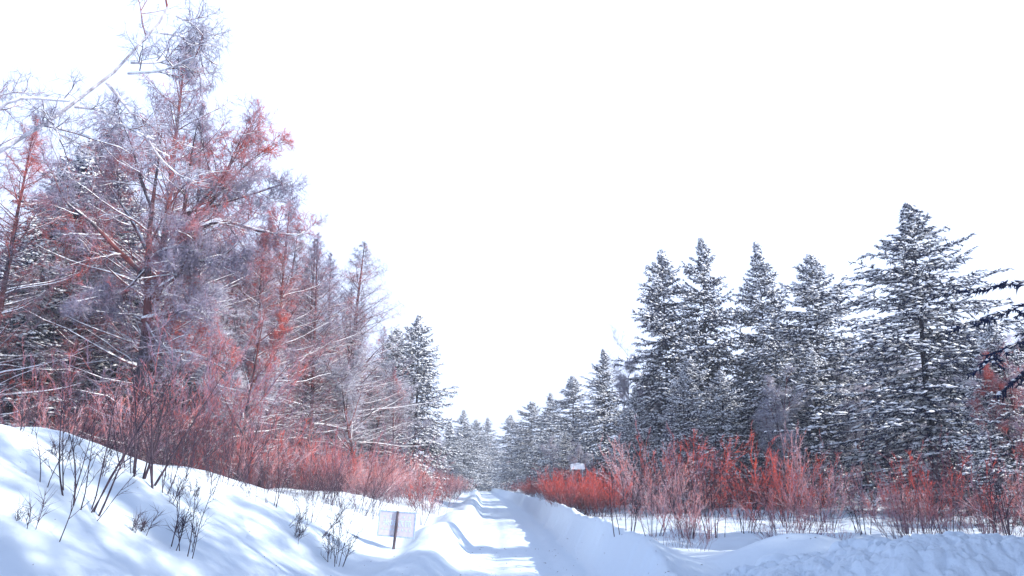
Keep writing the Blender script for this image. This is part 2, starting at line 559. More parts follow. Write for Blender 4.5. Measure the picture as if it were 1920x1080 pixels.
# ------------------------------------------------------------------ tree meshes
def larch_parts(H, R, seed, nb=125, low=0.10, per2=15, per3=7, thick=1.0, red=False, dens=1.0):
    r = np.random.default_rng(seed)
    trunk = grow(np.zeros((1, 3)) - [0, 0, 0.3], np.array([[0.02, 0, 1.0]]), np.array([H + 0.3]), 14, 0.02, 0.05, r)
    r0 = 0.011 * H + 0.03
    tr = Acc(); tr.tube(trunk, taper([r0], [0.012], 15), 9)
    S, D, pi, t = spawn(trunk, nb, low, 0.99, math.radians(55), math.radians(88), r)
    prof = np.interp(t, [0, 0.15, 0.35, 0.7, 0.9, 1.0], [0.40, 0.78, 1.0, 0.60, 0.21, 0.04])
    L = R * prof * r.uniform(0.6, 1.12, len(t)) * np.where(t < 0.2, r.uniform(0.3, 1, len(t)), 1)
    D[:, 2] += np.interp(t, [0, 0.5, 1], [-0.05, 0.15, 0.6])
    B = grow(S, D, L, 6, 0.09, -0.03, r, 0.12)
    br = 0.010 + 0.0095 * L * thick
    BR = taper(br, np.full(len(L), 0.006), 7)
    lm = Acc(); lm.tube(B, BR, 4)
    sn = Acc(); snow_tubes(sn, B, BR, r, 0.7, 0.006)
    S, D, pi, t2 = spawn(B, per2, 0.08, 1.0, math.radians(30), math.radians(80), r, planar=0.55)
    L2 = (0.30 * L[pi] * (1.05 - t2 * 0.75) + 0.12 * np.minimum(1, L[pi])) * r.uniform(0.5, 1.2, len(pi)) + 0.02
    B2 = grow(S, D, L2, 3, 0.16, -0.10, r, 0.05)
    R2 = taper(0.0065 + 0.0035 * L2 * thick, np.full(len(L2), 0.0035), 4)
    lm.tube(B2[L2 > 0.55], R2[L2 > 0.55], 3)
    tw = Acc(); tw.tube(B2[L2 <= 0.55], R2[L2 <= 0.55], 3)
    S, D, pi3, t3 = spawn(B2, per3, 0.1, 1.0, math.radians(25), math.radians(75), r, even=False)
    ln = (0.10 + 0.24 * r.random(len(S)) + 0.16 * np.minimum(L2[pi3], 1.2)) * np.clip(L2[pi3] / 0.25, 0.35, 1)
    D[:, 2] -= 0.1
    tw.spikes(S, D * ln[:, None], 0.0072)
    return [("trunk", tr.mesh("larch_trunk", True), M_bark), ("branches", lm.mesh("larch_limb"), M_limb),
            ("twigs", tw.mesh("larch_twig"), M_twig_red if red else M_twig), ("snow", sn.mesh("larch_snow"), M_pad)]


def crown_from(limbs, radii, r, per=(9, 8, 8, 6), ratio=0.42, twig=None, bark=None, limbmat=None, trop=0.02, tr_sides=8, spikelen=1.0, minlen=2.2, split=False):
    """limbs: list of polylines (k,3) already placed; grows three more orders of wood on them"""
    tr, lm, tw, sn = Acc(), Acc(), Acc(), Acc()
    K = 10
    LP, LR, LL = [], [], []
    for P, (ra, rb) in zip(limbs, radii):
        P = np.array(P, float)
        s = np.r_[0, np.cumsum(np.linalg.norm(np.diff(P, axis=0), axis=1))]
        u = np.linspace(0, s[-1], K)
        Q = np.stack([np.interp(u, s, P[:, i]) for i in range(3)], -1)
        Q[1:-1] = 0.25 * Q[:-2] + 0.5 * Q[1:-1] + 0.25 * Q[2:]
        LP.append(Q); LR.append(np.linspace(ra, rb, K)); LL.append(s[-1])
    LP, LR, LL = np.array(LP), np.array(LR), np.array(LL)
    if split:
        tr.tube(LP[:1], LR[:1], tr_sides)
        extra = []
        for j in range(1, len(LP)):
            A_ = Acc(); A_.tube(LP[j:j + 1], LR[j:j + 1], tr_sides)
            extra.append(("limb", A_.mesh("tree_limb", True), bark or M_bark))
    else:
        tr.tube(LP, LR, tr_sides); extra = []
    snow_tubes(sn, LP[1:], LR[1:], r, 1.0, 0.030 if split and tr_sides > 8 else 0.012, 0.55)
    S, D, pi, t = spawn(LP, per[0], 0.15, 1.0, math.radians(25), math.radians(65), r)
    L1 = (ratio * np.maximum(LL[pi], minlen) * (1.1 - t * 0.7)) * r.uniform(0.5, 1.1, len(pi))
    L1 = np.clip(L1, 0.5, 3.6)
    B1 = grow(S, D, L1, 6, 0.12, trop, r)
    R1 = taper(0.008 + 0.0085 * L1, np.full(len(L1), 0.006), 7)
    lm.tube(B1, R1, 4); snow_tubes(sn, B1, R1, r, 0.85, 0.007)
    S, D, pi, t = spawn(B1, per[1], 0.1, 1.0, math.radians(28), math.radians(65), r)
    L2 = (0.50 * L1[pi] * (1.1 - t * 0.55) + 0.2) * r.uniform(0.5, 1.3, len(pi))
    B2 = grow(S, D, L2, 4, 0.18, trop, r)
    R2 = taper(0.006 + 0.006 * L2, np.full(len(L2), 0.004), 5)
    lm.tube(B2, R2, 3); snow_tubes(sn, B2, R2, r, 0.35, 0.004)
    S, D, pi, t = spawn(B2, per[2], 0.1, 1.0, math.radians(25), math.radians(65), r)
    L3 = (0.48 * L2[pi] * (1.1 - t * 0.5) + 0.12) * r.uniform(0.6, 1.3, len(pi))
    B3 = grow(S, D, L3, 2, 0.2, trop, r)
    tw.tube(B3, taper(np.full(len(L3), 0.0065), np.full(len(L3), 0.003), 3), 3)
    S, D, pi, t = spawn(B3, per[3], 0.1, 1.0, math.radians(25), math.radians(70), r, even=False)
    ln = (0.09 + 0.22 * r.random(len(S))) * spikelen
    tw.spikes(S, D * ln[:, None], 0.0062)
    return [("trunk", tr.mesh("broadleaf_trunk", True), bark or M_bark)] + extra + [("branches", lm.mesh("broadleaf_limb"), limbmat or M_limb),
            ("twigs", tw.mesh("broadleaf_twig"), twig or M_twig_grey), ("snow", sn.mesh("broadleaf_snow"), M_pad)]


def broad_parts(H, seed, twig=None, bark=None, limbmat=None, n_main=7, spread=0.5, per=(7, 7, 7, 5), stems=1, low=0.25):
    r = np.random.default_rng(seed)
    limbs, radii = [], []
    for s in range(stems):
        a = r.uniform(0, 6.28); off = 0.0 if stems == 1 else 0.35
        st = np.array([[math.cos(a) * off, math.sin(a) * off, -0.3]])
        dr = np.array([[math.cos(a) * off * 0.3, math.sin(a) * off * 0.3, 1.0]])
        T = grow(st, dr, np.array([H * r.uniform(0.85, 1.0)]), 9, 0.055, 0.06, r)
        limbs.append(T[0]); radii.append((0.010 * H + 0.02, 0.015))
        S, D, pi, t = spawn(T, n_main, low, 0.85, math.radians(30), math.radians(58), r)
        L = H * spread * (1.05 - t * 0.75) * r.uniform(0.7, 1.1, len(t))
        B = grow(S, D, L, 6, 0.09, 0.05, r)
        for i in range(len(B)):
            limbs.append(B[i]); radii.append((0.0065 * H * (1.1 - t[i] * 0.7), 0.010))
    return crown_from(limbs, radii, r, per=per, twig=twig, bark=bark, limbmat=limbmat)


def spruce_branch_geometry(B, L, r, lm, fo, sn, per2=13, per3=8, pad=1.0, fat=1.0, ps=1.0):
    R1 = taper(0.008 + 0.010 * L, np.full(len(L), 0.006), B.shape[1])
    lm.tube(B, R1, 3)
    S, D, pi, t2 = spawn(B, per2, 0.12, 1.0, math.radians(35), math.radians(70), r, planar=0.9)
    L2 = (0.36 * L[pi] * (1.05 - t2 * 0.8) + 0.14) * r.uniform(0.6, 1.15, len(pi))
    B2 = grow(S, D, L2, 3, 0.10, -0.10, r, 0.0)
    big = L2 > 0.9
    lm.tube(B2[big], taper(np.full(big.sum(), 0.010), np.full(big.sum(), 0.006), 4), 3)
    # needle clumps
    n3 = np.maximum(2, (per3 * np.clip(L2 / 0.6, 0.45, 1.8)).astype(int))
    for k in np.unique(n3):
        mk = n3 == k
        S, D, q, t3 = spawn(B2[mk], int(k), 0.0, 1.0, math.radians(20), math.radians(60), r, planar=0.3)
        ln = r.uniform(0.10, 0.22, len(S)) * fat
        D[:, 2] -= 0.18
        fo.spikes(S, D * ln[:, None] * 1.1, 0.036 * fat)
    S, D, q, t3 = spawn(B, 12, 0.1, 1.0, math.radians(20), math.radians(60), r, planar=0.3)
    fo.spikes(S, D * (r.uniform(0.12, 0.24, len(S)) * fat)[:, None], 0.030 * fat)
    # snow pads lie on the sprays
    for (a, bb) in ((0.25, 0.55), (0.6, 0.95)):
        mk = r.random(len(B2)) < 0.60 * pad
        S, D, q, t3 = spawn(B2[mk], 1, a, bb, 0.0, 0.25, r)
        hl = ps * np.clip(L2[mk] * 0.34, 0.10, 0.30) * r.uniform(0.7, 1.3, len(S))
        D[:, 2] *= 0.7
        S[:, 2] += 0.018 * fat
        sn.pads(S, D * hl[:, None], ps * 0.11 * r.uniform(0.6, 1.6, len(S)), 0.09 * ps)
    S, D, q, t3 = spawn(B, 5, 0.2, 1.0, 0.0, 0.15, r)
    S[:, 2] += 0.02
    sn.pads(S, D * r.uniform(0.10, 0.20, len(S))[:, None] * ps, 0.09 * ps, 0.08 * ps)


def spruce_parts(H, R, seed, dens=17, low=0.06, pw=0.8, pad=1.0, per2=13, per3=8, clump=0.25):
    r = np.random.default_rng(seed)
    trunk = grow(np.zeros((1, 3)) - [0, 0, 0.3], np.array([[0.0, 0, 1.0]]), np.array([H + 0.2]), 14, 0.012, 0.05, r)
    tr = Acc(); tr.tube(trunk, taper([0.011 * H + 0.03], [0.012], 15), 9)
    nb = int(dens * H)
    S, D, pi, t = spawn(trunk, nb, low, 0.992, math.radians(80), math.radians(90), r)
    # whorls: heights gather into tiers
    ang = np.arctan2(D[:, 1], D[:, 0])
    prof = (1 - t) ** pw
    lop = 1 + clump * np.sin(ang * 2 + t * 11 + seed) * 0.6 + clump * r.normal(size=len(t)) * 0.7
    prof = prof * np.interp(t, [0, 0.75, 0.88, 0.95, 1], [1, 1, 0.72, 0.42, 0.10])
    L = (R * prof * np.clip(lop, 0.45, 1.5) + 0.07) * np.where(t < 0.22, r.uniform(0.35, 1, len(t)), 1)
    D[:, 2] = np.interp(t, [0, 0.45, 0.8, 1], [-0.34, -0.08, 0.25, 0.95]) + r.normal(size=len(t)) * 0.10
    B = grow(S, D, L, 6, 0.055, -0.05, r, 0.10)
    lm, fo, sn = Acc(), Acc(), Acc()
    spruce_branch_geometry(B, L, r, lm, fo, sn, per2, per3, pad)
    # leader
    top = trunk[:, -2:]
    S, D, q, t3 = spawn(top, 26, 0.0, 1.0, math.radians(20), math.radians(60), r)
    fo.spikes(S, D * 0.16, 0.028)
    return [("trunk", tr.mesh("spruce_trunk", True), M_bark_s), ("branches", lm.mesh("spruce_limb"), M_bark_s),
            ("foliage", fo.mesh("spruce_foliage"), M_needle), ("snow", sn.mesh("spruce_snow"), M_pad)]


def shrub_parts(H, seed, mat, stems=26, lean=0.0, per=(7, 6), spread=0.30, rad=0.0075, base_r=0.7):
    r = np.random.default_rng(seed)
    a = r.uniform(0, 6.28, stems); rr = base_r * np.sqrt(r.random(stems))
    S = np.stack([np.cos(a) * rr, np.sin(a) * rr, np.full(stems, -0.15)], -1)
    sp = r.uniform(0.0, spread * 2.1, stems)
    D = np.stack([np.cos(a) * sp + lean, np.sin(a) * sp, np.ones(stems)], -1)
    L = H * r.uniform(0.45, 1.0, stems)
    B = grow(S, D, L, 6, 0.095, 0.03, r)
    st = Acc(); st.tube(B, taper(rad * r.uniform(0.6, 1.3, stems), np.full(stems, 0.004), 7), 4)
    S, D, pi, t = spawn(B, per[0], 0.25, 1.0, math.radians(15), math.radians(42), r)
    L2 = 0.36 * L[pi] * (1.15 - t * 0.7) * r.uniform(0.5, 1.1, len(pi))
    B2 = grow(S, D, L2, 4, 0.10, 0.05, r)
    tw = Acc(); tw.tube(B2, taper(np.full(len(L2), 0.0065), np.full(len(L2), 0.003), 5), 3)
    S, D, pi3, t = spawn(B2, per[1], 0.15, 1.0, math.radians(15), math.radians(45), r, even=False)
    ln = 0.12 + 0.30 * r.random(len(S)) * np.minimum(1, L2[pi3])
    tw.spikes(S, D * ln[:, None], 0.005)
    return [("stems", st.mesh("shrub_stem"), mat), ("twigs", tw.mesh("shrub_twig"), mat)]


STUFF = {'branches', 'twigs', 'snow', 'foliage', 'stems', 'bough_foliage', 'bough_snow', 'bough'}


def make(name, parts, loc, label, cat, group=None, rz=0.0, sc=(1, 1, 1), lean=(0, 0)):
    """a thing: an Empty at its base that parents its parts (meshes are shared between copies)"""
    e = bpy.data.objects.new(name, None); COL.objects.link(e)
    e.location = loc; e.rotation_euler = (lean[0], lean[1], rz); e.scale = sc
    tag(e, label, cat, group)
    for pn, me, mat in parts:
        if len(me.materials) == 0: me.materials.append(mat)
        c_ = link(me, pn, None, e)
        if pn in STUFF: c_['kind'] = 'stuff'
    return e


# ------------------------------------------------------------------ prototypes (shared meshes)
LARCH = [larch_parts(20, 4.9, 101, nb=135, per2=17), larch_parts(18, 4.3, 102, nb=130, per2=17), larch_parts(19, 4.6, 103, nb=135, red=True, per2=17)]
SPRUCE = [spruce_parts(18, 5.4, 201, pw=0.72), spruce_parts(17, 4.9, 202, pw=0.58, clump=0.4), spruce_parts(19, 6.6, 203, dens=17, clump=0.4, pw=0.68, per3=9, low=0.03),
          spruce_parts(18, 5.4, 204, pw=0.52, low=0.12, dens=17, clump=0.45)]
BROAD = [broad_parts(11, 301), broad_parts(12, 302, twig=M_twig_red, n_main=8), broad_parts(10, 303, n_main=6, stems=2, spread=0.4)]
BIRCH = [broad_parts(13, 311, bark=M_birch, limbmat=M_birch, n_main=6, spread=0.28, stems=2, low=0.35),
         broad_parts(12, 312, bark=M_birch, limbmat=M_birch, n_main=6, spread=0.25, low=0.3)]
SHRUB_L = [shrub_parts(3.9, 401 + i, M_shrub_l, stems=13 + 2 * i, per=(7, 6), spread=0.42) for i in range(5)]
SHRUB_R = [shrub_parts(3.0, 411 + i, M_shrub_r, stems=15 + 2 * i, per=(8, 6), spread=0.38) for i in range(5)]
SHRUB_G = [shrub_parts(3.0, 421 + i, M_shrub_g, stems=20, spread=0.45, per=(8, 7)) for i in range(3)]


def at_px(px, Y):
    return pix(px, 905, Y)[0]


def tree_at(name, protos, k, base_h, px, top, Y, label, cat, group=None, wide=1.0, rz=None):
    x = pix(px, top, Y)[0]
    z0 = gz(x, Y) - 0.05
    h = pix(px, top, Y)[2] - z0
    s = h / base_h
    rz = RNG.uniform(0, 6.28) if rz is None else rz
    return make(name, protos[k], (x, Y, z0), label, cat, group, rz, (s * wide, s * wide, s))


# ------------------------------------------------------------------ conifers and larches one can point at
LH = [20, 18, 19]; SH = [18, 17, 19, 18]; BH = [11, 12, 10]; BIH = [13, 12]
G_right = "tall spruces right of the road"
tree_at("spruce_tree", SPRUCE, 2, 19, 1690, 380, 40, "largest snowy spruce, broad and dark, standing alone at the far right", "spruce", G_right, 1.25, 0.6)
tree_at("spruce_tree", SPRUCE, 3, 18, 1518, 476, 50, "blunt topped snowy spruce just left of the largest right hand spruce", "spruce", G_right, 1.0)
tree_at("spruce_tree", SPRUCE, 0, 18, 1416, 449, 56, "slim pointed spruce in the middle of the right hand row", "spruce", G_right, 0.82)
tree_at("spruce_tree", SPRUCE, 2, 19, 1312, 443, 57, "tallest of the two leading spruces, right one with pointed top", "spruce", G_right, 0.75, 2.0)
tree_at("spruce_tree", SPRUCE, 1, 17, 1243, 468, 58, "left one of the two leading spruces above the red shrubs", "spruce", G_right, 0.85)
tree_at("spruce_tree", SPRUCE, 2, 19, 1128, 653, 72, "dark spruce left of the pale birches on the right", "spruce", G_right, 0.85)
tree_at("spruce_tree", SPRUCE, 0, 18, 1862, 590, 31, "dark spruce filling the right edge below the overhanging bough", "spruce", None, 1.0)
tree_at("spruce_tree", SPRUCE, 1, 17, 1935, 560, 36, "spruce cut by the right edge behind the bare trees", "spruce", None, 1.3)
tree_at("spruce_tree", SPRUCE, 1, 17, 1068, 704, 115, "small spruce with heavy snow on its lowest drooping boughs", "spruce", G_right, 1.25)
tree_at("spruce_tree", SPRUCE, 0, 18, 1030, 735, 132, "narrow spruce behind the snow laden small spruce", "spruce", G_right, 1.1)
tree_at("spruce_tree", SPRUCE, 3, 18, 994, 752, 140, "bushy dark spruce nearest the road on its right side", "spruce", G_right, 1.35)
tree_at("spruce_tree", SPRUCE, 1, 17, 960, 777, 175, "pointed spruce at the far end just right of the road", "spruce", G_right, 1.3)
tree_at("spruce_tree", SPRUCE, 1, 17, 783, 588, 76, "lone tall snowy spruce left of the road beside the larches", "spruce", None, 0.95)
tree_at("spruce_tree", SPRUCE, 0, 18, 872, 768, 165, "dark spruce left of the road end, first of a small row", "spruce", None, 1.2)
tree_at("spruce_tree", SPRUCE, 3, 18, 894, 785, 190, "spruce second in the small row left of the road end", "spruce", None, 1.2)
tree_at("spruce_tree", SPRUCE, 2, 19, 915, 782, 200, "spruce directly above the road end, narrow and pointed", "spruce", None, 1.0)
tree_at("spruce_tree", SPRUCE, 1, 17, 846, 790, 150, "low spruce behind the end of the pink shrubs on the left", "spruce", None, 1.2)
tree_at("spruce_tree", SPRUCE, 2, 19, 168, 262, 37, "dark spruce crowded behind the big forked tree on the left", "spruce", None, 1.0)
tree_at("spruce_tree", SPRUCE, 0, 18, 60, 400, 33, "dark spruce low at the left edge behind red twigs", "spruce", None, 1.25)
tree_at("spruce_tree", SPRUCE, 1, 17, 245, 380, 44, "snowy spruce half hidden right behind the forked trunk", "spruce", None, 1.2)

tree_at("larch_tree", LARCH, 0, 20, 330, 62, 32, "tallest larch with red twigs rising behind the forked tree", "larch", "bare larches on the left", 1.05, 1.0)
tree_at("larch_tree", LARCH, 1, 18, 400, 215, 34, "red tinged larch leaning against the right flank of the tallest larch", "larch", "bare larches on the left", 0.85)
tree_at("larch_tree", LARCH, 2, 19, 55, 215, 30, "bare larch at the left edge of the wood under the leaning birch", "larch", "bare larches on the left", 1.0)
tree_at("larch_tree", LARCH, 2, 19, 482, 400, 36, "very red larch right of the forked tree", "larch", "bare larches on the left", 1.25)
tree_at("larch_tree", LARCH, 1, 18, 594, 430, 48, "slim grey larch with reddish trunk, left of the wide pair", "larch", "bare larches on the left", 1.25)
tree_at("larch_tree", LARCH, 0, 20, 662, 445, 58, "wide pointed grey larch, tallest of those nearest the road", "larch", "bare larches on the left", 1.5, 2.4)
tree_at("larch_tree", LARCH, 1, 18, 630, 482, 57, "thin larch just left of the wide pointed larch", "larch", "bare larches on the left", 1.0)
tree_at("larch_tree", LARCH, 2, 19, 535, 425, 50, "greyish red larch between the very red larch and the slim grey one", "larch", "bare larches on the left", 1.35)
tree_at("larch_tree", LARCH, 2, 19, 120, 300, 42, "reddish larch crowded between the edge larch and the dark spruce", "larch", "bare larches on the left", 0.95)
tree_at("larch_tree", LARCH, 0, 20, 220, 215, 40, "grey larch tangled behind the left limb of the forked tree", "larch", "bare larches on the left", 0.9)

tree_at("birch_tree", BIRCH, 0, 13, 1190, 630, 60, "pale two stemmed birch between the dark spruce and the leading spruces", "birch", None, 0.8)
tree_at("birch_tree", BIRCH, 1, 12, 1205, 700, 58, "thin pale birch close beside the two stemmed birch", "birch", None, 0.8)
tree_at("bare_tree", BROAD, 1, 12, 470, 560, 27, "red twigged bare tree with snowy boughs right of the forked tree", "tree", None, 1.0)
tree_at("bare_tree", BROAD, 0, 11, 725, 640, 66, "small frosted bare tree between the wide larch and the lone spruce", "tree", None, 1.0)
tree_at("bare_tree", BROAD, 2, 10, 825, 790, 100, "small frosted bare tree behind the right end of the pink shrubs", "tree", None, 1.1)
tree_at("bare_tree", BROAD, 0, 11, 1840, 600, 34, "grey bare tree under the overhanging bough at the right edge", "tree", None, 0.9)
tree_at("bare_tree", BROAD, 1, 12, 1900, 640, 30, "reddish bare tree cut by the right edge of the view", "tree", None, 0.9)

# ------------------------------------------------------------------ the forked tree with snowy limbs
YT = 26.0
bx = pix(262, 800, YT)[0]
zb = gz(bx, YT)
o = np.array([bx, YT, zb])


def L2w(pts, dys):
    return [pix(px, py, YT + dy) - o for (px, py), dy in zip(pts, dys)]


hero = [
    [np.array([0, 0, -0.3])] + L2w([(262, 720), (266, 650), (270, 600), (290, 560), (274, 505), (276, 455), (288, 390), (292, 320), (298, 240)], [0, 0, 0, 0, 0, 0, .1, .2, .3]),
    L2w([(290, 562), (298, 540), (308, 505), (322, 490), (332, 450), (345, 400), (352, 330), (370, 250)], [0, -.1, -.2, -.3, -.3, -.4, -.5, -.5]),
    L2w([(268, 600), (300, 592), (335, 585), (372, 571), (402, 594)], [0, -.4, -.9, -1.4, -1.8]),
    L2w([(266, 512), (238, 488), (205, 452), (165, 418), (128, 385), (108, 345)], [0, -.3, -.7, -1.1, -1.4, -1.5]),
    L2w([(338, 458), (362, 435), (395, 414), (432, 416), (490, 432), (560, 442)], [-.3, -.5, -.7, -.8, -1.0, -1.2]),
    L2w([(340, 440), (375, 400), (425, 348), (470, 300), (515, 268)], [-.3, -.1, .3, .6, .9]),
    L2w([(345, 410), (400, 350), (440, 290), (470, 235)], [-.3, .4, 1.2, 1.8]),
    L2w([(276, 470), (250, 410), (205, 350), (170, 290)], [0, .5, 1.1, 1.5]),
    L2w([(288, 400), (262, 340), (240, 270), (228, 215)], [0, .3, .5, .5]),
    L2w([(282, 490), (300, 470), (330, 462), (362, 468)], [0, -.5, -1.1, -1.5]),
    L2w([(335, 470), (370, 490), (410, 480), (450, 462)], [0, -.8, -1.4, -1.9]),
    L2w([(300, 540), (330, 520), (350, 470), (362, 430)], [-.2, -1.2, -1.8, -2.2]),
    L2w([(345, 400), (410, 385), (470, 372), (545, 345)], [-.3, .2, .6, .7]),
    L2w([(274, 505), (240, 545), (190, 550), (140, 560)], [0, -.6, -1.2, -1.8]),
    L2w([(270, 600), (310, 660), (350, 660), (420, 690)], [0, -.6, -1.2, -1.5]),
]
hr = [(0.27, 0.06), (0.15, 0.04), (0.11, 0.045), (0.12, 0.035), (0.10, 0.03), (0.09, 0.025), (0.08, 0.02), (0.08, 0.02),
      (0.07, 0.02), (0.07, 0.025), (0.07, 0.02), (0.07, 0.02), (0.07, 0.02), (0.06, 0.02), (0.06, 0.02)]
hr = [(a * 0.85, 0.012) for a, c_ in hr]
rh = np.random.default_rng(56)
hero = [np.array([q if (j == 0) else np.asarray(q) + rh.normal(size=3) * 0.07 for j, q in enumerate(P)]) for P in hero]
hp = crown_from(hero, hr, np.random.default_rng(55), per=(10, 8, 7, 6), ratio=0.5, twig=M_twig, tr_sides=10, split=True)
make("forked_tree", hp, tuple(o), "big forked bare tree with thick snow along its bent limbs", "tree")

# ------------------------------------------------------------------ leaning birch from the left edge
YB = 15.0
st = pix(-420, 560, YB)
st[2] = gz(st[0], YB)
o2 = st.copy()


def Lb(pts, dys=None):
    return [pix(px, py, YB + (dys[i] if dys else 0)) - o2 for i, (px, py) in enumerate(pts)]


bl = [
    [np.array([0, 0, -0.3]), np.array([0.1, 0, 1.6])] + Lb([(-220, 395), (0, 290), (95, 228), (140, 197), (200, 155), (255, 98), (305, 58), (340, 5), (352, -60)]),
    Lb([(95, 228), (105, 240), (112, 262)], [0, -.2, -.3]),
    Lb([(140, 200), (190, 205), (235, 240), (290, 262)], [0, .1, .3, .6]),
    Lb([(200, 155), (250, 215), (300, 300), (350, 340)], [0, .2, .4, .6]),
    Lb([(245, 118), (300, 118), (340, 100)], [0, .1, .2]),
    Lb([(240, 138), (300, 135), (370, 105)], [0, -.2, -.4]),
    Lb([(-60, 320), (-20, 215), (30, 180), (90, 188), (130, 190)], [0, -.2, -.3, -.3, -.3]),
    Lb([(330, 30), (370, 50), (385, 62)], [0, 0, 0]),
    Lb([(300, 62), (350, 70), (385, 108)], [0, .1, .2]),
    Lb([(-120, 350), (-60, 230), (0, 175), (30, 172)], [0, .2, .3, .3]),
]
bp_ = crown_from(bl, [(0.085, 0.012), (0.03, 0.012), (0.035, 0.012), (0.035, 0.012), (0.025, 0.01), (0.025, 0.01), (0.04, 0.012), (0.02, 0.008), (0.02, 0.008), (0.04, 0.01)],
                 np.random.default_rng(77), per=(6, 4, 4, 4), ratio=0.22, twig=M_twig_grey, bark=M_birch, limbmat=M_limb, minlen=1.5, split=True)
make("leaning_birch", bp_, tuple(o2), "pale birch leaning in across the sky from the left edge", "birch")

# ------------------------------------------------------------------ spruce beyond the right edge whose boughs reach into view
xs, ys_ = 16.0, 17.5
zs = gz(xs, ys_)
o3 = np.array([xs, ys_, zs])
bigs = spruce_parts(15, 3.4, 220, dens=14, low=0.25)
rb = np.random.default_rng(91)
ex = []
for pts, dy in [([(2040, 490), (1960, 520), (1880, 535), (1800, 545)], [0, -.5, -1, -1.3]),
                ([(2060, 520), (1960, 560), (1870, 590), (1790, 615)], [0, -.4, -.8, -1.0]),
                ([(2060, 570), (1980, 610), (1900, 645), (1840, 690)], [0, -.8, -1.6, -2.0]),
                ([(2060, 600), (1990, 650), (1930, 690), (1870, 740)], [0, .2, .5, .8])]:
    P = np.array([pix(a, b_, ys_ + d_) - o3 for (a, b_), d_ in zip(pts, dy)])
    P = np.vstack([np.array([0, 0, P[0, 2] - 0.3]), P])
    s = np.r_[0, np.cumsum(np.linalg.norm(np.diff(P, axis=0), axis=1))]
    u = np.linspace(0, s[-1], 9)
    ex.append(np.stack([np.interp(u, s, P[:, i]) for i in range(3)], -1))
ex = np.array(ex)
lm, fo, sn = Acc(), Acc(), Acc()
spruce_branch_geometry(ex, np.full(len(ex), 2.6), rb, lm, fo, sn, 44, 16, 0.6, 0.7, 0.42)
bigs = bigs + [("bough", lm.mesh("bough_wood"), M_bark_s), ("bough_foliage", fo.mesh("bough_needles"), M_needle), ("bough_snow", sn.mesh("bough_snow"), M_pad)]
make("spruce_tree", bigs, tuple(o3), "spruce at the right edge whose dark boughs hang into view", "spruce")

# trees standing outside the view to the right; their shade falls across the road and the slope
for i, (x, y, kind, s) in enumerate([(12.5, 7.6, 's', 0.6), (15.5, 6.0, 's', 0.7), (10.5, 4.0, 'b', 1.0), (13.0, 1.5, 'l', 0.85), (15.0, 10.4, 'b', 1.1),
                                     (18.0, 13.6, 'b', 1.0), (21.5, 16.0, 'b', 1.1), (18, 5.5, 'b', 1.6), (22, 9.5, 'l', 0.7), (26, 12.0, 'l', 0.7), (16, -2.0, 'l', 0.95),
                                     (20, 1.5, 'l', 0.95), (10.5, -1.8, 'b', 1.5), (26, 5.0, 'b', 1.7), (31, 8.0, 'l', 1.0), (13, -6.0, 'b', 1.7), (15.5, -9.5, 'l', 0.9),
                                     (22, -3.5, 'b', 1.6), (24, 1.0, 's', 0.9), (19, -7.5, 's', 0.85), (9.5, -5.5, 'b', 1.6), (12.5, -1.0, 'b', 1.4), (23, -7, 'b', 1.7), (28, -1.5, 'b', 1.8)]):
    pr, nm, lb = {'s': (SPRUCE[i % 4], "spruce_tree", "spruce"), 'b': (BROAD[i % 3], "bare_tree", "tree"), 'l': (LARCH[i % 3], "larch_tree", "larch")}[kind]
    make(nm, pr, (x, y, gz(x, y)), "%s outside the view, throwing dappled shade over the foreground snow" % lb, lb,
         "shade trees outside the view", RNG.uniform(0, 6.28), (s, s, s))

# ------------------------------------------------------------------ the wood behind
def where(x, y):
    """what a thing stands next to in the view"""
    px = 960 + x / y * F
    marks = [(40, "at the left edge"), (150, "beside the edge larch"), (265, "around the forked tree"), (380, "right of the forked tree"), (480, "below the very red larch"),
             (600, "below the slim grey larch"), (665, "below the wide pair of larches"), (730, "left of the lone spruce"), (800, "by the lone spruce"), (860, "left of the road end"),
             (925, "at the road end"), (985, "just right of the road end"), (1068, "by the snow laden small spruce"), (1130, "below the dark spruce"), (1190, "by the pale birches"),
             (1243, "below the leading spruce"), (1312, "below the second spruce"), (1416, "below the slim pointed spruce"), (1518, "below the blunt spruce"),
             (1600, "left of the largest spruce"), (1690, "below the largest spruce"), (1790, "right of the largest spruce"), (1880, "at the right edge")]
    return min(marks, key=lambda q: abs(q[0] - px))[1]


def size_word(s, a, b_):
    return "low" if s < a else "tall" if s > b_ else "middling"


def depth_word(y, a, b_):
    return "in front" if y < a else "far back" if y > b_ else "further in"


def scatter(n, xr, yr, r, keep=None, dmin=1.6, placed=None):
    out = [] if placed is None else placed
    res = []; tries = 0
    while len(res) < n and tries < n * 60:
        tries += 1
        y = yr[0] * (yr[1] / yr[0]) ** r.random() if yr[0] > 0 else r.uniform(*yr)
        x = xr(y)[0] + (xr(y)[1] - xr(y)[0]) * r.random()
        if keep and not keep(x, y): continue
        if any((x - a) ** 2 + (y - c) ** 2 < dmin ** 2 for a, c in out): continue
        out.append((x, y)); res.append((x, y))
    return res


rs = np.random.default_rng(12)
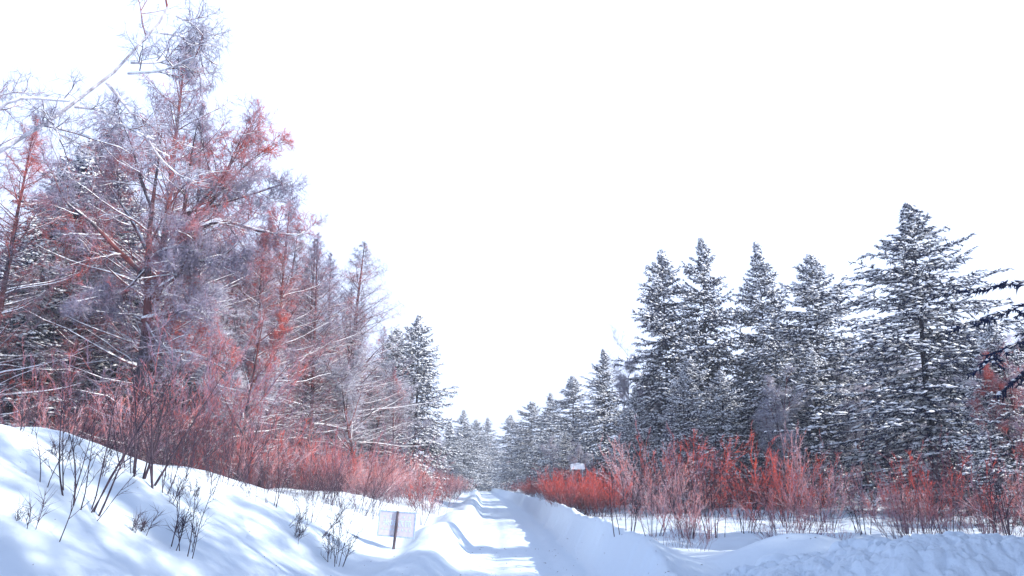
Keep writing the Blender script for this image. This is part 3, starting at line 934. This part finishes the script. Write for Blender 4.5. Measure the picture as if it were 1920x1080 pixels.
# left wood
for i, (x, y) in enumerate(scatter(118, lambda y: (at_px(-60, y), at_px(800, y) - 0.04 * y), (33, 130), rs, dmin=1.5)):
    px = 960 + x / y * F
    # keep the skyline falling towards the road
    lim = np.interp(px, [0, 200, 430, 560, 740, 830, 900], [330, 250, 330, 440, 580, 740, 810])
    if 752 < px < 832 and y < 90: continue
    if 560 < px < 752 and y < 48: continue
    zt = pix(px, lim + 40, y)[2] * rs.uniform(0.75, 1.0)
    k = (0, 2, 1, 3, 2, 4, 2)[i % 7]
    if px > 400: k = (0, 1, 3, 4, 0, 3, 2)[i % 7] if y > 60 else (0, 1, 3, 4)[i % 4]
    if k in (0, 3): make("larch_tree", LARCH[i % 3 if px < 400 else i % 2], (x, y, gz(x, y)), "%s bare larch %s in the left wood, %s" % (["grey", "thin", "reddish"][i % 3], depth_word(y, 50, 85), where(x, y)), "larch", "larches deep in the left wood", rs.uniform(0, 6.28), (min(1.05, zt / 19) * 0.9,) * 2 + (min(1.05, zt / 19),))
    elif k in (1, 4): make("bare_tree", BROAD[i % 3], (x, y, gz(x, y)), "%s bare tree %s in the left wood, %s" % (["grey", "reddish", "twin-stemmed"][i % 3], depth_word(y, 50, 85), where(x, y)), "tree", "bare trees deep in the left wood", rs.uniform(0, 6.28), (min(1.2, zt / 12),) * 3)
    else: make("spruce_tree", SPRUCE[i % 4], (x, y, gz(x, y)), "snowy %s spruce %s in the left wood, %s" % (["slender", "narrow", "broad", "ragged"][i % 4], depth_word(y, 50, 85), where(x, y)), "spruce", "spruces deep in the left wood", rs.uniform(0, 6.28), (min(1.0, zt / 18),) * 3)
# right wood
for i, (x, y) in enumerate(scatter(130, lambda y: (at_px(1000, y) + 2, at_px(1990, y)), (45, 150), rs, dmin=1.8)):
    px = 960 + x / y * F
    lim = np.interp(px, [960, 1060, 1160, 1230, 1500, 1700, 1950], [815, 800, 760, 690, 620, 620, 620])
    if 1085 < px < 1172: continue
    zt = pix(px, lim, y)[2] * rs.uniform(0.75, 1.0)
    k = i % 5
    if k in (0, 2, 3): make("spruce_tree", SPRUCE[i % 4], (x, y, gz(x, y)), "snowy %s spruce %s in the right wood, %s" % (["slender", "narrow", "broad", "ragged"][i % 4], depth_word(y, 65, 100), where(x, y)), "spruce", "spruces deep in the right wood", rs.uniform(0, 6.28), (min(1.0, zt / 18),) * 3)
    elif k == 1: make("bare_tree", BROAD[(i % 2) * 2], (x, y, gz(x, y)), "frosted %s bare tree %s in the right wood, %s" % (["grey", "twin-stemmed"][i % 2], depth_word(y, 65, 100), where(x, y)), "tree", "bare trees deep in the right wood", rs.uniform(0, 6.28), (min(1.1, zt / 12),) * 3)
    else: make("birch_tree", BIRCH[i % 2], (x, y, gz(x, y)), "%s pale birch %s in the right wood, %s" % (["two stemmed", "single"][i % 2], depth_word(y, 65, 100), where(x, y)), "birch", "birches deep in the right wood", rs.uniform(0, 6.28), (min(1.1, zt / 13),) * 3)
# the end of the road
for i, (x, y) in enumerate(scatter(70, lambda y: (at_px(830, y), at_px(1010, y)), (215, 330), rs, dmin=2.0)):
    px = 960 + x / y * F
    lim = np.interp(px, [830, 900, 935, 1010], [800, 812, 838, 790])
    zt = pix(px, lim, y)[2] * rs.uniform(0.8, 1.0)
    if i % 2: make("spruce_tree", SPRUCE[i % 4], (x, y, gz(x, y)), "hazy spruce in the wood that closes the road", "spruce", "spruces closing the road", rs.uniform(0, 6.28), (zt / 18,) * 3)
    else: make("larch_tree", LARCH[i % 3], (x, y, gz(x, y)), "hazy bare larch in the wood that closes the road", "larch", "larches closing the road", rs.uniform(0, 6.28), (zt / 20,) * 3)

# ------------------------------------------------------------------ red shrubs
rs = np.random.default_rng(31)
# left thicket along the top of the slope
spots = scatter(128, lambda y: (at_px(-20, y), road_x(y) - 5.2 - 0.02 * y), (20, 100), rs, keep=lambda x, y: (x < -7.6 or y > 24) and not (y < 27 and x > -6.8), dmin=0.75)
for i, (x, y) in enumerate(spots):
    g = i % 7 == 3 or (y > 44 and i % 3 == 0)
    pr = SHRUB_G[i % 3] if g else SHRUB_L[i % 5] if (i % 6 or x / y < -0.40) else SHRUB_R[i % 5]
    s = rs.uniform(0.55, 1.2) * np.interp(y, [20, 40, 100], [1.0, 1.05, 1.1])
    make("frosted_shrub" if g else "red_shrub", pr, (x, y, gz(x, y)), "%s %s left bank shrub, %s, %s" % (size_word(s, 0.8, 1.02), "frosted pink" if g else "greyish red", depth_word(y, 32, 60), where(x, y)), "shrub", "red shrubs on the left bank", rs.uniform(0, 6.28), (s, s, s))
spots = scatter(120, lambda y: (road_x(y) - 12 - 0.03 * y, road_x(y) - 4.0), (32, 150), rs, dmin=0.9)
for i, (x, y) in enumerate(spots):
    s = rs.uniform(0.55, 1.0)
    make("pink_shrub", SHRUB_G[i % 3] if i % 3 else SHRUB_R[i % 5], (x, y, gz(x, y)), "%s %s shrub lining the far left bank, %s" % (size_word(s, 0.68, 0.86), "frosted pink" if i % 3 else "red", where(x, y)), "shrub",
         "pink shrubs lining the far left bank", rs.uniform(0, 6.28), (s, s, s))
# right thicket in the field
spots = scatter(138, lambda y: (road_x(y) + 2.7 + 0.008 * y, at_px(1960, y)), (18.5, 130), rs, keep=lambda x, y: not (y < 26 and x < 2.9) , dmin=0.8)
for i, (x, y) in enumerate(spots):
    px = 960 + x / y * F
    if abs(px - 1083) < 26 and 26 < y < 46: continue
    redness = max(math.exp(-((px - 1125) / 55) ** 2), math.exp(-((px - 1380) / 90) ** 2), 0.9 if px < 1060 else 0.22)
    q_ = rs.random()
    g = q_ > redness and q_ > 0.45
    pr = SHRUB_R[i % 5] if q_ < redness else SHRUB_G[i % 3] if g else SHRUB_L[i % 5]
    s = (0.3 + 0.85 * rs.random() ** 1.4) * np.interp(y, [18, 40, 100], [0.85, 1.15, 1.1])
    if px < 1180: s *= 0.8
    if 1270 < px < 1640 and y > 27: s *= 1.3
    make("frosted_shrub" if g else "red_shrub", pr, (x, y, gz(x, y)), "%s %s right hand shrub, %s, %s" % (size_word(s, 0.75, 1.0), "frosted pink" if g else "bright red" if q_ < redness else "greyish red", depth_word(y, 27, 55), where(x, y)), "shrub", "red shrubs right of the road", rs.uniform(0, 6.28), (s, s, s))

# low red fringe along the right side of the road, on towards the wood
spots = scatter(75, lambda y: (road_x(y) + 2.7, road_x(y) + 9 + 0.03 * y), (44, 190), rs, dmin=0.9)
for i, (x, y) in enumerate(spots):
    s = rs.uniform(0.45, 0.85)
    make("red_shrub", SHRUB_R[i % 5] if i % 4 else SHRUB_G[i % 3], (x, y, gz(x, y)), "%s %s shrub in the far roadside fringe, %s" % (size_word(s, 0.58, 0.72), "orange red" if i % 4 else "frosted pink", where(x, y)), "shrub",
         "low red shrubs fringing the road on its right", rs.uniform(0, 6.28), (s, s, s))
for i in range(12):
    px, y = 1042 + 8 * i + rs.uniform(-3, 3), rs.uniform(37, 44)
    x = at_px(px, y); s = (pix(px, 873, y)[2] - gz(x, y)) / 3.0
    make("red_shrub", SHRUB_R[i % 5], (x, y, gz(x, y)), "low orange red shrub %s the foot of the snowy board" % ("hiding" if 1060 < px < 1106 else "left of" if px < 1080 else "right of"), "shrub", "low red shrubs before the snowy board", rs.uniform(0, 6.28), (s * 1.2, s * 1.2, s))
for i in range(10):
    px, y = 1030 + 11 * i + rs.uniform(-3, 3), rs.uniform(47.5, 54)
    x = at_px(px, y); s = (pix(px, 855, y)[2] - gz(x, y)) / 3.0 * rs.uniform(0.85, 1.05)
    make("red_shrub", SHRUB_R[i % 5], (x, y, gz(x, y)), "bright red shrub standing close behind the snowy board", "shrub", "red shrubs behind the snowy board", rs.uniform(0, 6.28), (s, s, s))

# ------------------------------------------------------------------ single saplings standing on the slope
def ground_hit(px, py):
    """where the ray through this pixel meets the ground"""
    a, b_ = (px - 960) / F, (540 - py) / F
    cp, sp = math.cos(PITCH), math.sin(PITCH)
    d = np.array([a, cp - sp * b_, sp + cp * b_])
    Ys = np.linspace(8, 60, 1500)
    P = CAM[None] + d[None] * (Ys / d[1])[:, None]
    below = P[:, 2] < ground(P[:, 0], P[:, 1])
    i = int(np.argmax(below)) if below.any() else len(Ys) - 1
    return P[i]


def sapling(px, py, top, label, stems=3, seed=0, lean=0.0, per=(5, 3), thick=1.0):
    p = ground_hit(px, py)
    h = (py - top) / F * p[1] * 1.02
    r = np.random.default_rng(seed)
    a = r.uniform(0, 6.28, stems)
    bs = (0.02 + 0.03 * stems) * r.random(stems) ** 0.5
    S = np.stack([np.cos(a) * bs, np.sin(a) * bs, np.full(stems, -0.12)], -1)
    sp = r.uniform(0.05, 0.35, stems) if stems > 1 else np.array([0.05])
    D = np.stack([np.cos(a) * sp + lean, np.sin(a) * sp, np.ones(stems)], -1)
    L = h * np.r_[1.0, r.uniform(0.5, 0.95, stems - 1)]
    B = grow(S, D, L, 8, 0.05, 0.015, r)
    R = taper(np.full(stems, (0.0045 + 0.0024 * h) * thick) * r.uniform(0.75, 1.2, stems), np.full(stems, 0.0032), 9)
    st_ = Acc(); st_.tube(B, R, 6)
    S, D, pi, t = spawn(B, per[0], 0.25, 0.97, math.radians(25), math.radians(50), r)
    L2 = 0.38 * L[pi] * (1.15 - t * 0.75) * r.uniform(0.5, 1.1, len(pi))
    B2 = grow(S, D, L2, 5, 0.09, 0.04, r)
    st2 = Acc(); st2.tube(B2, taper(np.full(len(L2), 0.0048), np.full(len(L2), 0.0025), 6), 3)
    S, D, pi, t = spawn(B2, per[1], 0.2, 1, math.radians(25), math.radians(50), r)
    st2.spikes(S, D * (0.1 + 0.2 * r.random(len(S)))[:, None], 0.0032)
    return make("sapling", [("stems", st_.mesh("sapling_stem", True), M_sapling), ("twigs", st2.mesh("sapling_twig"), M_sapling)], tuple(p),
                label, "sapling", "saplings on the snowy slope")


sapling(80, 907, 800, "thin sapling highest on the left slope near the edge", 2, 1, 0.05)
sapling(105, 1016, 850, "bent sapling lowest at the left, with one long side twig", 1, 2, 0.35, (5, 3))
sapling(155, 952, 640, "bushy many stemmed sapling on the left part of the slope", 9, 3, 0.12, (6, 4), 1.2)
sapling(172, 970, 840, "single slanting sapling just right of the bushy one", 1, 4, 0.55, (3, 2))
sapling(288, 915, 690, "thick dark slanting stem at the foot of the stem clump", 2, 5, -0.15, (4, 2), 1.9)
sapling(270, 898, 600, "clump of tall dark stems in the middle of the slope", 7, 6, 0.28, (6, 4), 1.6)
sapling(250, 890, 660, "smaller clump of stems close left of the tall dark clump", 5, 16, 0.02, (6, 4), 1.2)
sapling(307, 923, 800, "small sapling right of the tall dark clump", 3, 7, 0.2)
sapling(320, 1027, 890, "upright dark sapling low in the middle of the slope", 2, 8, 0.08, (6, 4), 1.3)
sapling(354, 1040, 905, "fine branched sapling just right of the upright dark one", 4, 9, 0.15, (7, 4))
sapling(392, 925, 800, "thin sapling in the sunlit hollow of the slope", 2, 10, 0.05)
sapling(505, 945, 800, "sapling at the edge of the sunlit part of the slope", 5, 11, 0.1, (6, 4), 1.1)
sapling(440, 880, 720, "sapling standing before the thicket at mid slope", 6, 12, 0.1, (6, 4), 1.1)
sapling(560, 905, 740, "tall sapling before the thicket above the sign", 7, 13, 0.12, (6, 4), 1.2)
sapling(536, 985, 940, "sparse twig lying low on the slope", 2, 14, 0.9, (4, 3))
sapling(600, 1005, 900, "slanting sapling left of the sign", 3, 15, 0.8, (5, 3))
sapling(632, 1060, 955, "dense twiggy sapling at the foot of the slope by the sign", 9, 17, 0.25, (8, 5), 1.0)
sapling(700, 975, 880, "frosty sapling behind the sign", 3, 18, 0.1)
sapling(790, 985, 880, "thin sapling right behind the sign panel", 3, 19, 0.15)
sapling(40, 800, 660, "sapling on the crest at the left edge", 4, 20, 0.1)
sapling(200, 815, 640, "sapling on the crest left of the tall clump", 6, 21, 0.1, (6, 4), 1.1)
rp = np.random.default_rng(202)
for i in range(34):
    px = rp.uniform(30, 680)
    top_edge = np.interp(px, [0, 230, 400, 520, 650], [795, 825, 870, 905, 935])
    py = top_edge + rp.uniform(0.02, 1) ** 2.0 * (1060 - top_edge) * 0.7 + 6
    hpx = rp.uniform(45, 150) * (1.0 if py < top_edge + 60 else 0.7)
    e = sapling(px, py, py - hpx, "%s thin sapling on the slope, %s %s" % ("short" if hpx < 80 else "tall", "high up" if py < top_edge + 40 else "lower down", where(*ground_hit(px, py)[:2])), int(rp.integers(1, 6)), 300 + i, rp.uniform(-0.1, 0.5), (6, 4), 0.75)
for i, (px, py, tp) in enumerate([(1170, 995, 850), (1225, 1005, 830), (1290, 1008, 820), (1340, 1010, 800), (1400, 1000, 830), (1480, 990, 820), (1550, 995, 840),
                                  (1625, 1003, 850), (1700, 1000, 830), (1780, 1000, 810), (1850, 1010, 840), (1900, 1015, 850)]):
    e = sapling(px, py, tp, "dark many stemmed sapling fronting the right thicket, %s" % where(*ground_hit(px, py)[:2]), 8, 60 + i, 0.03, (6, 4), 1.1)
    e['group'] = "saplings fronting the right thicket"

# ------------------------------------------------------------------ snow pile of clods at the lower right
px0, px1, py0, py1 = 2.2, 10.5, 9.3, 13.0
ax_, ay_ = np.arange(px0, px1, 0.026), np.arange(py0, py1, 0.026)
AX, AY = np.meshgrid(ax_, ay_)
hgt = np.interp(AX, [2.2, 2.9, 3.6, 4.4, 5.0, 5.6, 6.2, 7.0, 8.2, 10.5], [0.42, 0.55, 0.70, 0.86, 1.02, 1.06, 1.08, 1.06, 0.95, 0.9])
edge = smooth(AY, 9.3, 10.8) * (1 - smooth(AY, 11.9 + 0.3 * fbm(AX * 0.9, AX * 0, 3), 12.9)) * smooth(AX, 2.2, 3.0)


def clods(x, y, s, seed):
    """rounded lumps: distance to the nearest jittered cell point"""
    gx_, gy_ = np.floor(x / s), np.floor(y / s)
    best = np.full(x.shape, 9.0)
    for dx in (-1, 0, 1):
        for dy in (-1, 0, 1):
            cx_, cy_ = gx_ + dx, gy_ + dy
            jx, jy = cx_ + _hash(cx_, cy_, seed), cy_ + _hash(cx_, cy_, seed + 9)
            rad = 0.55 + 0.6 * _hash(cx_, cy_, seed + 5)
            th = 6.28 * _hash(cx_, cy_, seed + 3); ux, uy = x / s - jx, y / s - jy
            ra, rb_ = np.cos(th) * ux + np.sin(th) * uy, np.cos(th) * uy - np.sin(th) * ux
            best = np.minimum(best, (0.45 * np.hypot(ux, uy) + 0.55 * np.maximum(np.abs(ra), np.abs(rb_) * 1.3)) / rad)
    return np.clip(1.25 * (1 - best ** 1.6), 0, 0.85)


rough = 0.16 * clods(AX + 3.3, AY * 1.1 + 0.1 * fbm(AX * 2, AY * 2, 19), 0.75, 13) + 0.10 * clods(AX + 0.1 * fbm(AX * 2, AY * 2, 9), AY, 0.36, 3) + 0.10 * clods(AX + 0.05 * fbm(AX * 3, AY * 3, 8), AY, 0.17, 4) + 0.055 * clods(AX, AY, 0.085, 5) + 0.10 * fbm(AX * 1.5, AY * 1.5, 61) + 0.03 * fbm(AX * 9, AY * 9, 62)
AZ = ground(AX, AY) * 0 + hgt * edge * 1.0 + rough * edge ** 0.5 - 0.12
AZ = np.maximum(AZ, -1)
mx, my = len(ax_), len(ay_)
i_ = np.arange(my - 1)[:, None] * mx + np.arange(mx - 1)[None, :]
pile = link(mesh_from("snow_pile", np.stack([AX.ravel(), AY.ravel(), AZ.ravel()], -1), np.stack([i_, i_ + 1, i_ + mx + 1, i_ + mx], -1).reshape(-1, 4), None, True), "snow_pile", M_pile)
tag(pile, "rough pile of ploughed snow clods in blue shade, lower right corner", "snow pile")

# rounded snow boulder in front of the mound
def dome(px, py, Y, r_, hh, label):
    p = pix(px, py, Y)
    u = np.linspace(0, 2 * math.pi, 33)[:-1]; v_ = np.linspace(0, math.pi * 0.62, 12)
    V = [[0, 0, hh]]
    for b_ in v_[1:]:
        for a in u:
            k = 1 + 0.06 * math.sin(3 * a + 1)
            V.append([math.sin(b_) * math.cos(a) * r_ * k * 1.35, math.sin(b_) * math.sin(a) * r_ * k, math.cos(b_) * hh])
    q, t = [], [[0, 1 + j, 1 + (j + 1) % 32] for j in range(32)]
    for i in range(10):
        for j in range(32):
            q.append([1 + i * 32 + j, 1 + (i + 1) * 32 + j, 1 + (i + 1) * 32 + (j + 1) % 32, 1 + i * 32 + (j + 1) % 32])
    e = link(mesh_from("snow_boulder", V, q, t, True), "snow_boulder", M_snow)
    e.location = p
    tag(e, label, "snow mound")


dome(1457, 1068, 12.9, 0.25, 0.24, "smooth round lump of snow just above the rough pile")

# ------------------------------------------------------------------ sign seen from behind
m, n, b = nodes_of("sign_face"); v = coords(n, 1)
n.links.new(ramp(n, noise(n, v, 14, 4), [(0.35, (0.52, 0.48, 0.53)), (0.65, (0.60, 0.55, 0.59))]), b.inputs['Base Color']); b.inputs['Roughness'].default_value = 0.6; M_face = m
m, n, b = nodes_of("sign_frame"); v = coords(n, 1)
n.links.new(ramp(n, noise(n, v, 20, 4), [(0.35, (0.28, 0.38, 0.58)), (0.65, (0.48, 0.58, 0.75))]), b.inputs['Base Color']); b.inputs['Roughness'].default_value = 0.5; M_frame = m
m, n, b = nodes_of("sign_letters"); b.inputs['Base Color'].default_value = (0.62, 0.76, 0.92, 1); b.inputs['Roughness'].default_value = 0.6; M_letter = m
M_post = bark_mat("post_bark", (0.015, 0.012, 0.02), (0.16, 0.13, 0.15), None, 0.95, 1.4)


def box_mesh(name, lo, hi, bev=0.0):
    import bmesh
    bm = bmesh.new(); bmesh.ops.create_cube(bm, size=1)
    for vv in bm.verts:
        vv.co = Vector([(lo[i] + hi[i]) / 2 + vv.co[i] * (hi[i] - lo[i]) for i in range(3)])
    if bev: bmesh.ops.bevel(bm, geom=bm.edges[:], offset=bev, segments=2, affect='EDGES')
    me = bpy.data.meshes.new(name); bm.to_mesh(me); bm.free()
    return me


sp_ = ground_hit(737, 1030)
k = sp_[1] / F
sg = bpy.data.objects.new("sign", None); COL.objects.link(sg); sg.location = sp_
tag(sg, "small framed notice board seen from behind on a leaning post", "sign")
post = Acc()
nP = 9
PP = np.array([[np.linspace(-0.02, 0, nP), np.zeros(nP), np.linspace(-0.35, 1, nP)]]).transpose(0, 2, 1)
ph = 66 * k
PP[0, :, 0] = np.linspace(-0.01 * 0, 6.5 * k, nP); PP[0, :, 2] = np.linspace(-0.15, ph, nP)
RR = np.linspace(2.7, 2.3, nP)[None] * k * np.array([[1, 1.05, 0.95, 1.03, 0.97, 1.04, 1, 0.96, 1]])
post.tube(PP, RR, 10)
link(post.mesh("sign_post", True), "post", M_post, sg)
cap = Acc(); cap.pads(np.array([[6.5 * k, 0, ph]]), np.array([[2.6 * k, 0, 0]]), 2.6 * k, 0.012)
link(cap.mesh("post_cap"), "post_snow", M_pad, sg)
W_, H_ = 66 * k, 43 * k
panel = bpy.data.objects.new("panel", box_mesh("sign_panel", (-W_ / 2, -0.008, -H_ / 2), (W_ / 2, 0.008, H_ / 2), 0.001))
COL.objects.link(panel); panel.data.materials.append(M_face); panel.parent = sg
panel.location = (4.8 * k, 2.9 * k, ph - H_ / 2 - 1.5 * k)
panel.rotation_euler = (0, math.radians(4), math.radians(-3))
fw = 2.2 * k
for lo, hi in (((-W_ / 2 - fw / 2, -0.018, H_ / 2 - fw / 2), (W_ / 2 + fw / 2, 0.018, H_ / 2 + fw / 2)), ((-W_ / 2 - fw / 2, -0.018, -H_ / 2 - fw / 2), (W_ / 2 + fw / 2, 0.018, -H_ / 2 + fw / 2)),
               ((-W_ / 2 - fw / 2, -0.016, -H_ / 2 + fw / 2), (-W_ / 2 + fw / 2, 0.016, H_ / 2 - fw / 2)), ((W_ / 2 - fw / 2, -0.016, -H_ / 2 + fw / 2), (W_ / 2 + fw / 2, 0.016, H_ / 2 - fw / 2))):
    link(box_mesh("frame_bar", lo, hi, 0.003), "frame_bar", M_frame, panel)


def text_part(body, size, cx, cz):
    cu = bpy.data.curves.new("sign_text", 'FONT'); cu.body = body; cu.size = size; cu.align_x = 'CENTER'; cu.align_y = 'CENTER'
    cu.extrude = 0.002
    t_ = bpy.data.objects.new("tmp", cu); COL.objects.link(t_)
    bpy.context.view_layer.update()
    me = bpy.data.meshes.new_from_object(t_.evaluated_get(bpy.context.evaluated_depsgraph_get()))
    bpy.data.objects.remove(t_)
    # shows through mirrored: the printed face looks the other way
    me.transform(Matrix(((-1, 0, 0, cx), (0, 0, 1, -0.0125), (0, 1, 0, cz), (0, 0, 0, 1))))
    me.flip_normals(); me.materials.clear()
    if len(me.vertices):
        link(me, "lettering", M_letter, panel)
    print("TEXT", body, len(me.vertices))


text_part("前方50米", 13.2 * k, 0.5 * k, 1.5 * k)
# the rows above and below are worn beyond reading: short broken strokes
mk = Acc(); rr_ = np.random.default_rng(5)
for cz, hh, cols in ((12.5 * k, 6 * k, 5), (-9.5 * k, 5.5 * k, 8)):
    for c_ in range(cols):
        cx_ = (c_ + 0.5) / cols * 56 * k - 28 * k
        for s_ in range(6):
            a = rr_.choice([0, math.pi / 2, 0.7, -0.7]); l_ = hh * rr_.uniform(0.3, 0.9)
            p0 = np.array([cx_ + rr_.uniform(-.3, .3) * hh, -0.0105, cz + rr_.uniform(-.3, .3) * hh])
            d_ = np.array([math.cos(a), 0, math.sin(a)]) * l_ / 2
            mk.tube(np.array([[p0 - d_, p0 + d_]]), np.full((1, 2), 0.30 * k), 4)
link(mk.mesh("worn_strokes"), "worn_print", M_letter, panel)

# snow capped board in the red shrubs on the right
p = pix(1083, 875, 46)
kk = 46 / F
eb = bpy.data.objects.new("snowy_board", None); COL.objects.link(eb)
zg = gz(p[0], 46); eb.location = (p[0], 46, zg)
tag(eb, "small snow plastered board on posts among the right hand red shrubs", "sign")
hz_ = p[2] - zg
bd = link(box_mesh("board", (-13 * kk, -0.03, hz_ - 5 * kk), (13 * kk, 0.03, hz_ + 5 * kk), 0.02), "board", M_pad, eb); bd.rotation_euler = (0, 0, 0)
for sx in (-1, 1):
    link(box_mesh("board_post", (sx * 9 * kk - 0.03, 0.032, -0.2), (sx * 9 * kk + 0.03, 0.10, hz_ + 4 * kk), 0.01), "post", M_birch, eb)
cp_ = Acc(); cp_.pads(np.array([[0, 0, hz_ + 5 * kk]]), np.array([[13.4 * kk, 0, 0]]), 0.10, 0.07)
link(cp_.mesh("board_snow"), "snow_cap", M_pad, eb)

# bits of broken twig and bark lying on the snow
dr = np.random.default_rng(404)
N_ = 420
dx_ = np.concatenate([dr.uniform(-9, 7, N_ // 2), dr.uniform(-1.6, 2.6, N_ // 2)]); dy_ = 9 + 19 * dr.random(N_) ** 1.3
dz_ = ground(dx_, dy_)
da = dr.uniform(0, 6.28, N_); dl = 0.02 + 0.10 * dr.random(N_) ** 3
db = Acc(); db.spikes(np.stack([dx_, dy_, dz_ + 0.006], -1), np.stack([np.cos(da) * dl, np.sin(da) * dl, 0.1 * dl], -1), 0.004 + 0.006 * dr.random(N_))
tag(link(db.mesh("litter"), "twig_litter", M_sapling), "scattered bits of broken twig and bark lying on the snow", "litter", None, "stuff")

# small blue and white marker at the road end
p = pix(910, 905.5, 205)
mkr = bpy.data.objects.new("road_marker", None); COL.objects.link(mkr); mkr.location = (p[0], 205, gz(p[0], 205))
tag(mkr, "tiny blue and white marker where the road meets the wood", "marker")
m, n, b = nodes_of("marker_blue"); b.inputs['Base Color'].default_value = (0.25, 0.45, 0.75, 1)
link(box_mesh("marker_post", (-0.12, -0.1, -0.2), (0.12, 0.1, 0.75), 0.01), "post", m, mkr)
link(box_mesh("marker_panel", (-0.28, -0.14, 0.752), (0.28, 0.1, 1.35), 0.02), "panel", M_pad, mkr)

# ------------------------------------------------------------------ haze
HAZE = True
if HAZE:
    hz = box_mesh("haze", (-1000, -40, -2.6), (1000, 1520, 230))
    ho = link(hz, "haze", None, None, "stuff")
    m = bpy.data.materials.new("haze"); m.use_nodes = True; n = m.node_tree; n.nodes.clear()
    oo = n.nodes.new("ShaderNodeOutputMaterial"); pv = n.nodes.new("ShaderNodeVolumePrincipled")
    pv.inputs['Color'].default_value = (0.93, 0.95, 1.0, 1); pv.inputs['Density'].default_value = 0.0009
    pv.inputs['Anisotropy'].default_value = 0.2
    n.links.new(pv.outputs[0], oo.inputs['Volume'])
    hz.materials.append(m)

# likenesses that remain are told apart by how near they stand
from collections import defaultdict
_same = defaultdict(list)
for ob in bpy.data.objects:
    if ob.parent is None and 'label' in ob and ob.get('group') and 'outside the view' not in ob['label'] and 'throwing' not in ob['label']:
        _same[ob['label']].append(ob)
ORD = ["nearest", "second nearest", "third nearest", "fourth nearest", "fifth nearest", "sixth nearest", "seventh nearest", "eighth nearest", "ninth nearest", "tenth nearest", "eleventh nearest"]
for lb_, obs in _same.items():
    if len(obs) < 2 or len(obs) > 12: continue
    obs.sort(key=lambda ob: ob.location.y)
    short = lb_.replace("in front in the", "in front in") if len(lb_.split()) > 13 else lb_
    for q_, ob in enumerate(obs):
        pre = ("nearer" if q_ == 0 else "farther") if len(obs) == 2 else ("farthest" if q_ == len(obs) - 1 else ORD[q_])
        short = short.replace("the blunt topped spruce", "the blunt spruce")
        if len((pre + " " + short).split()) <= 16: ob['label'] = pre + " " + short

tri = 0
for me in bpy.data.meshes:
    tri += len(me.loops) - 2 * len(me.polygons)
print("TRIS", tri, "OBJECTS", len(bpy.data.objects))
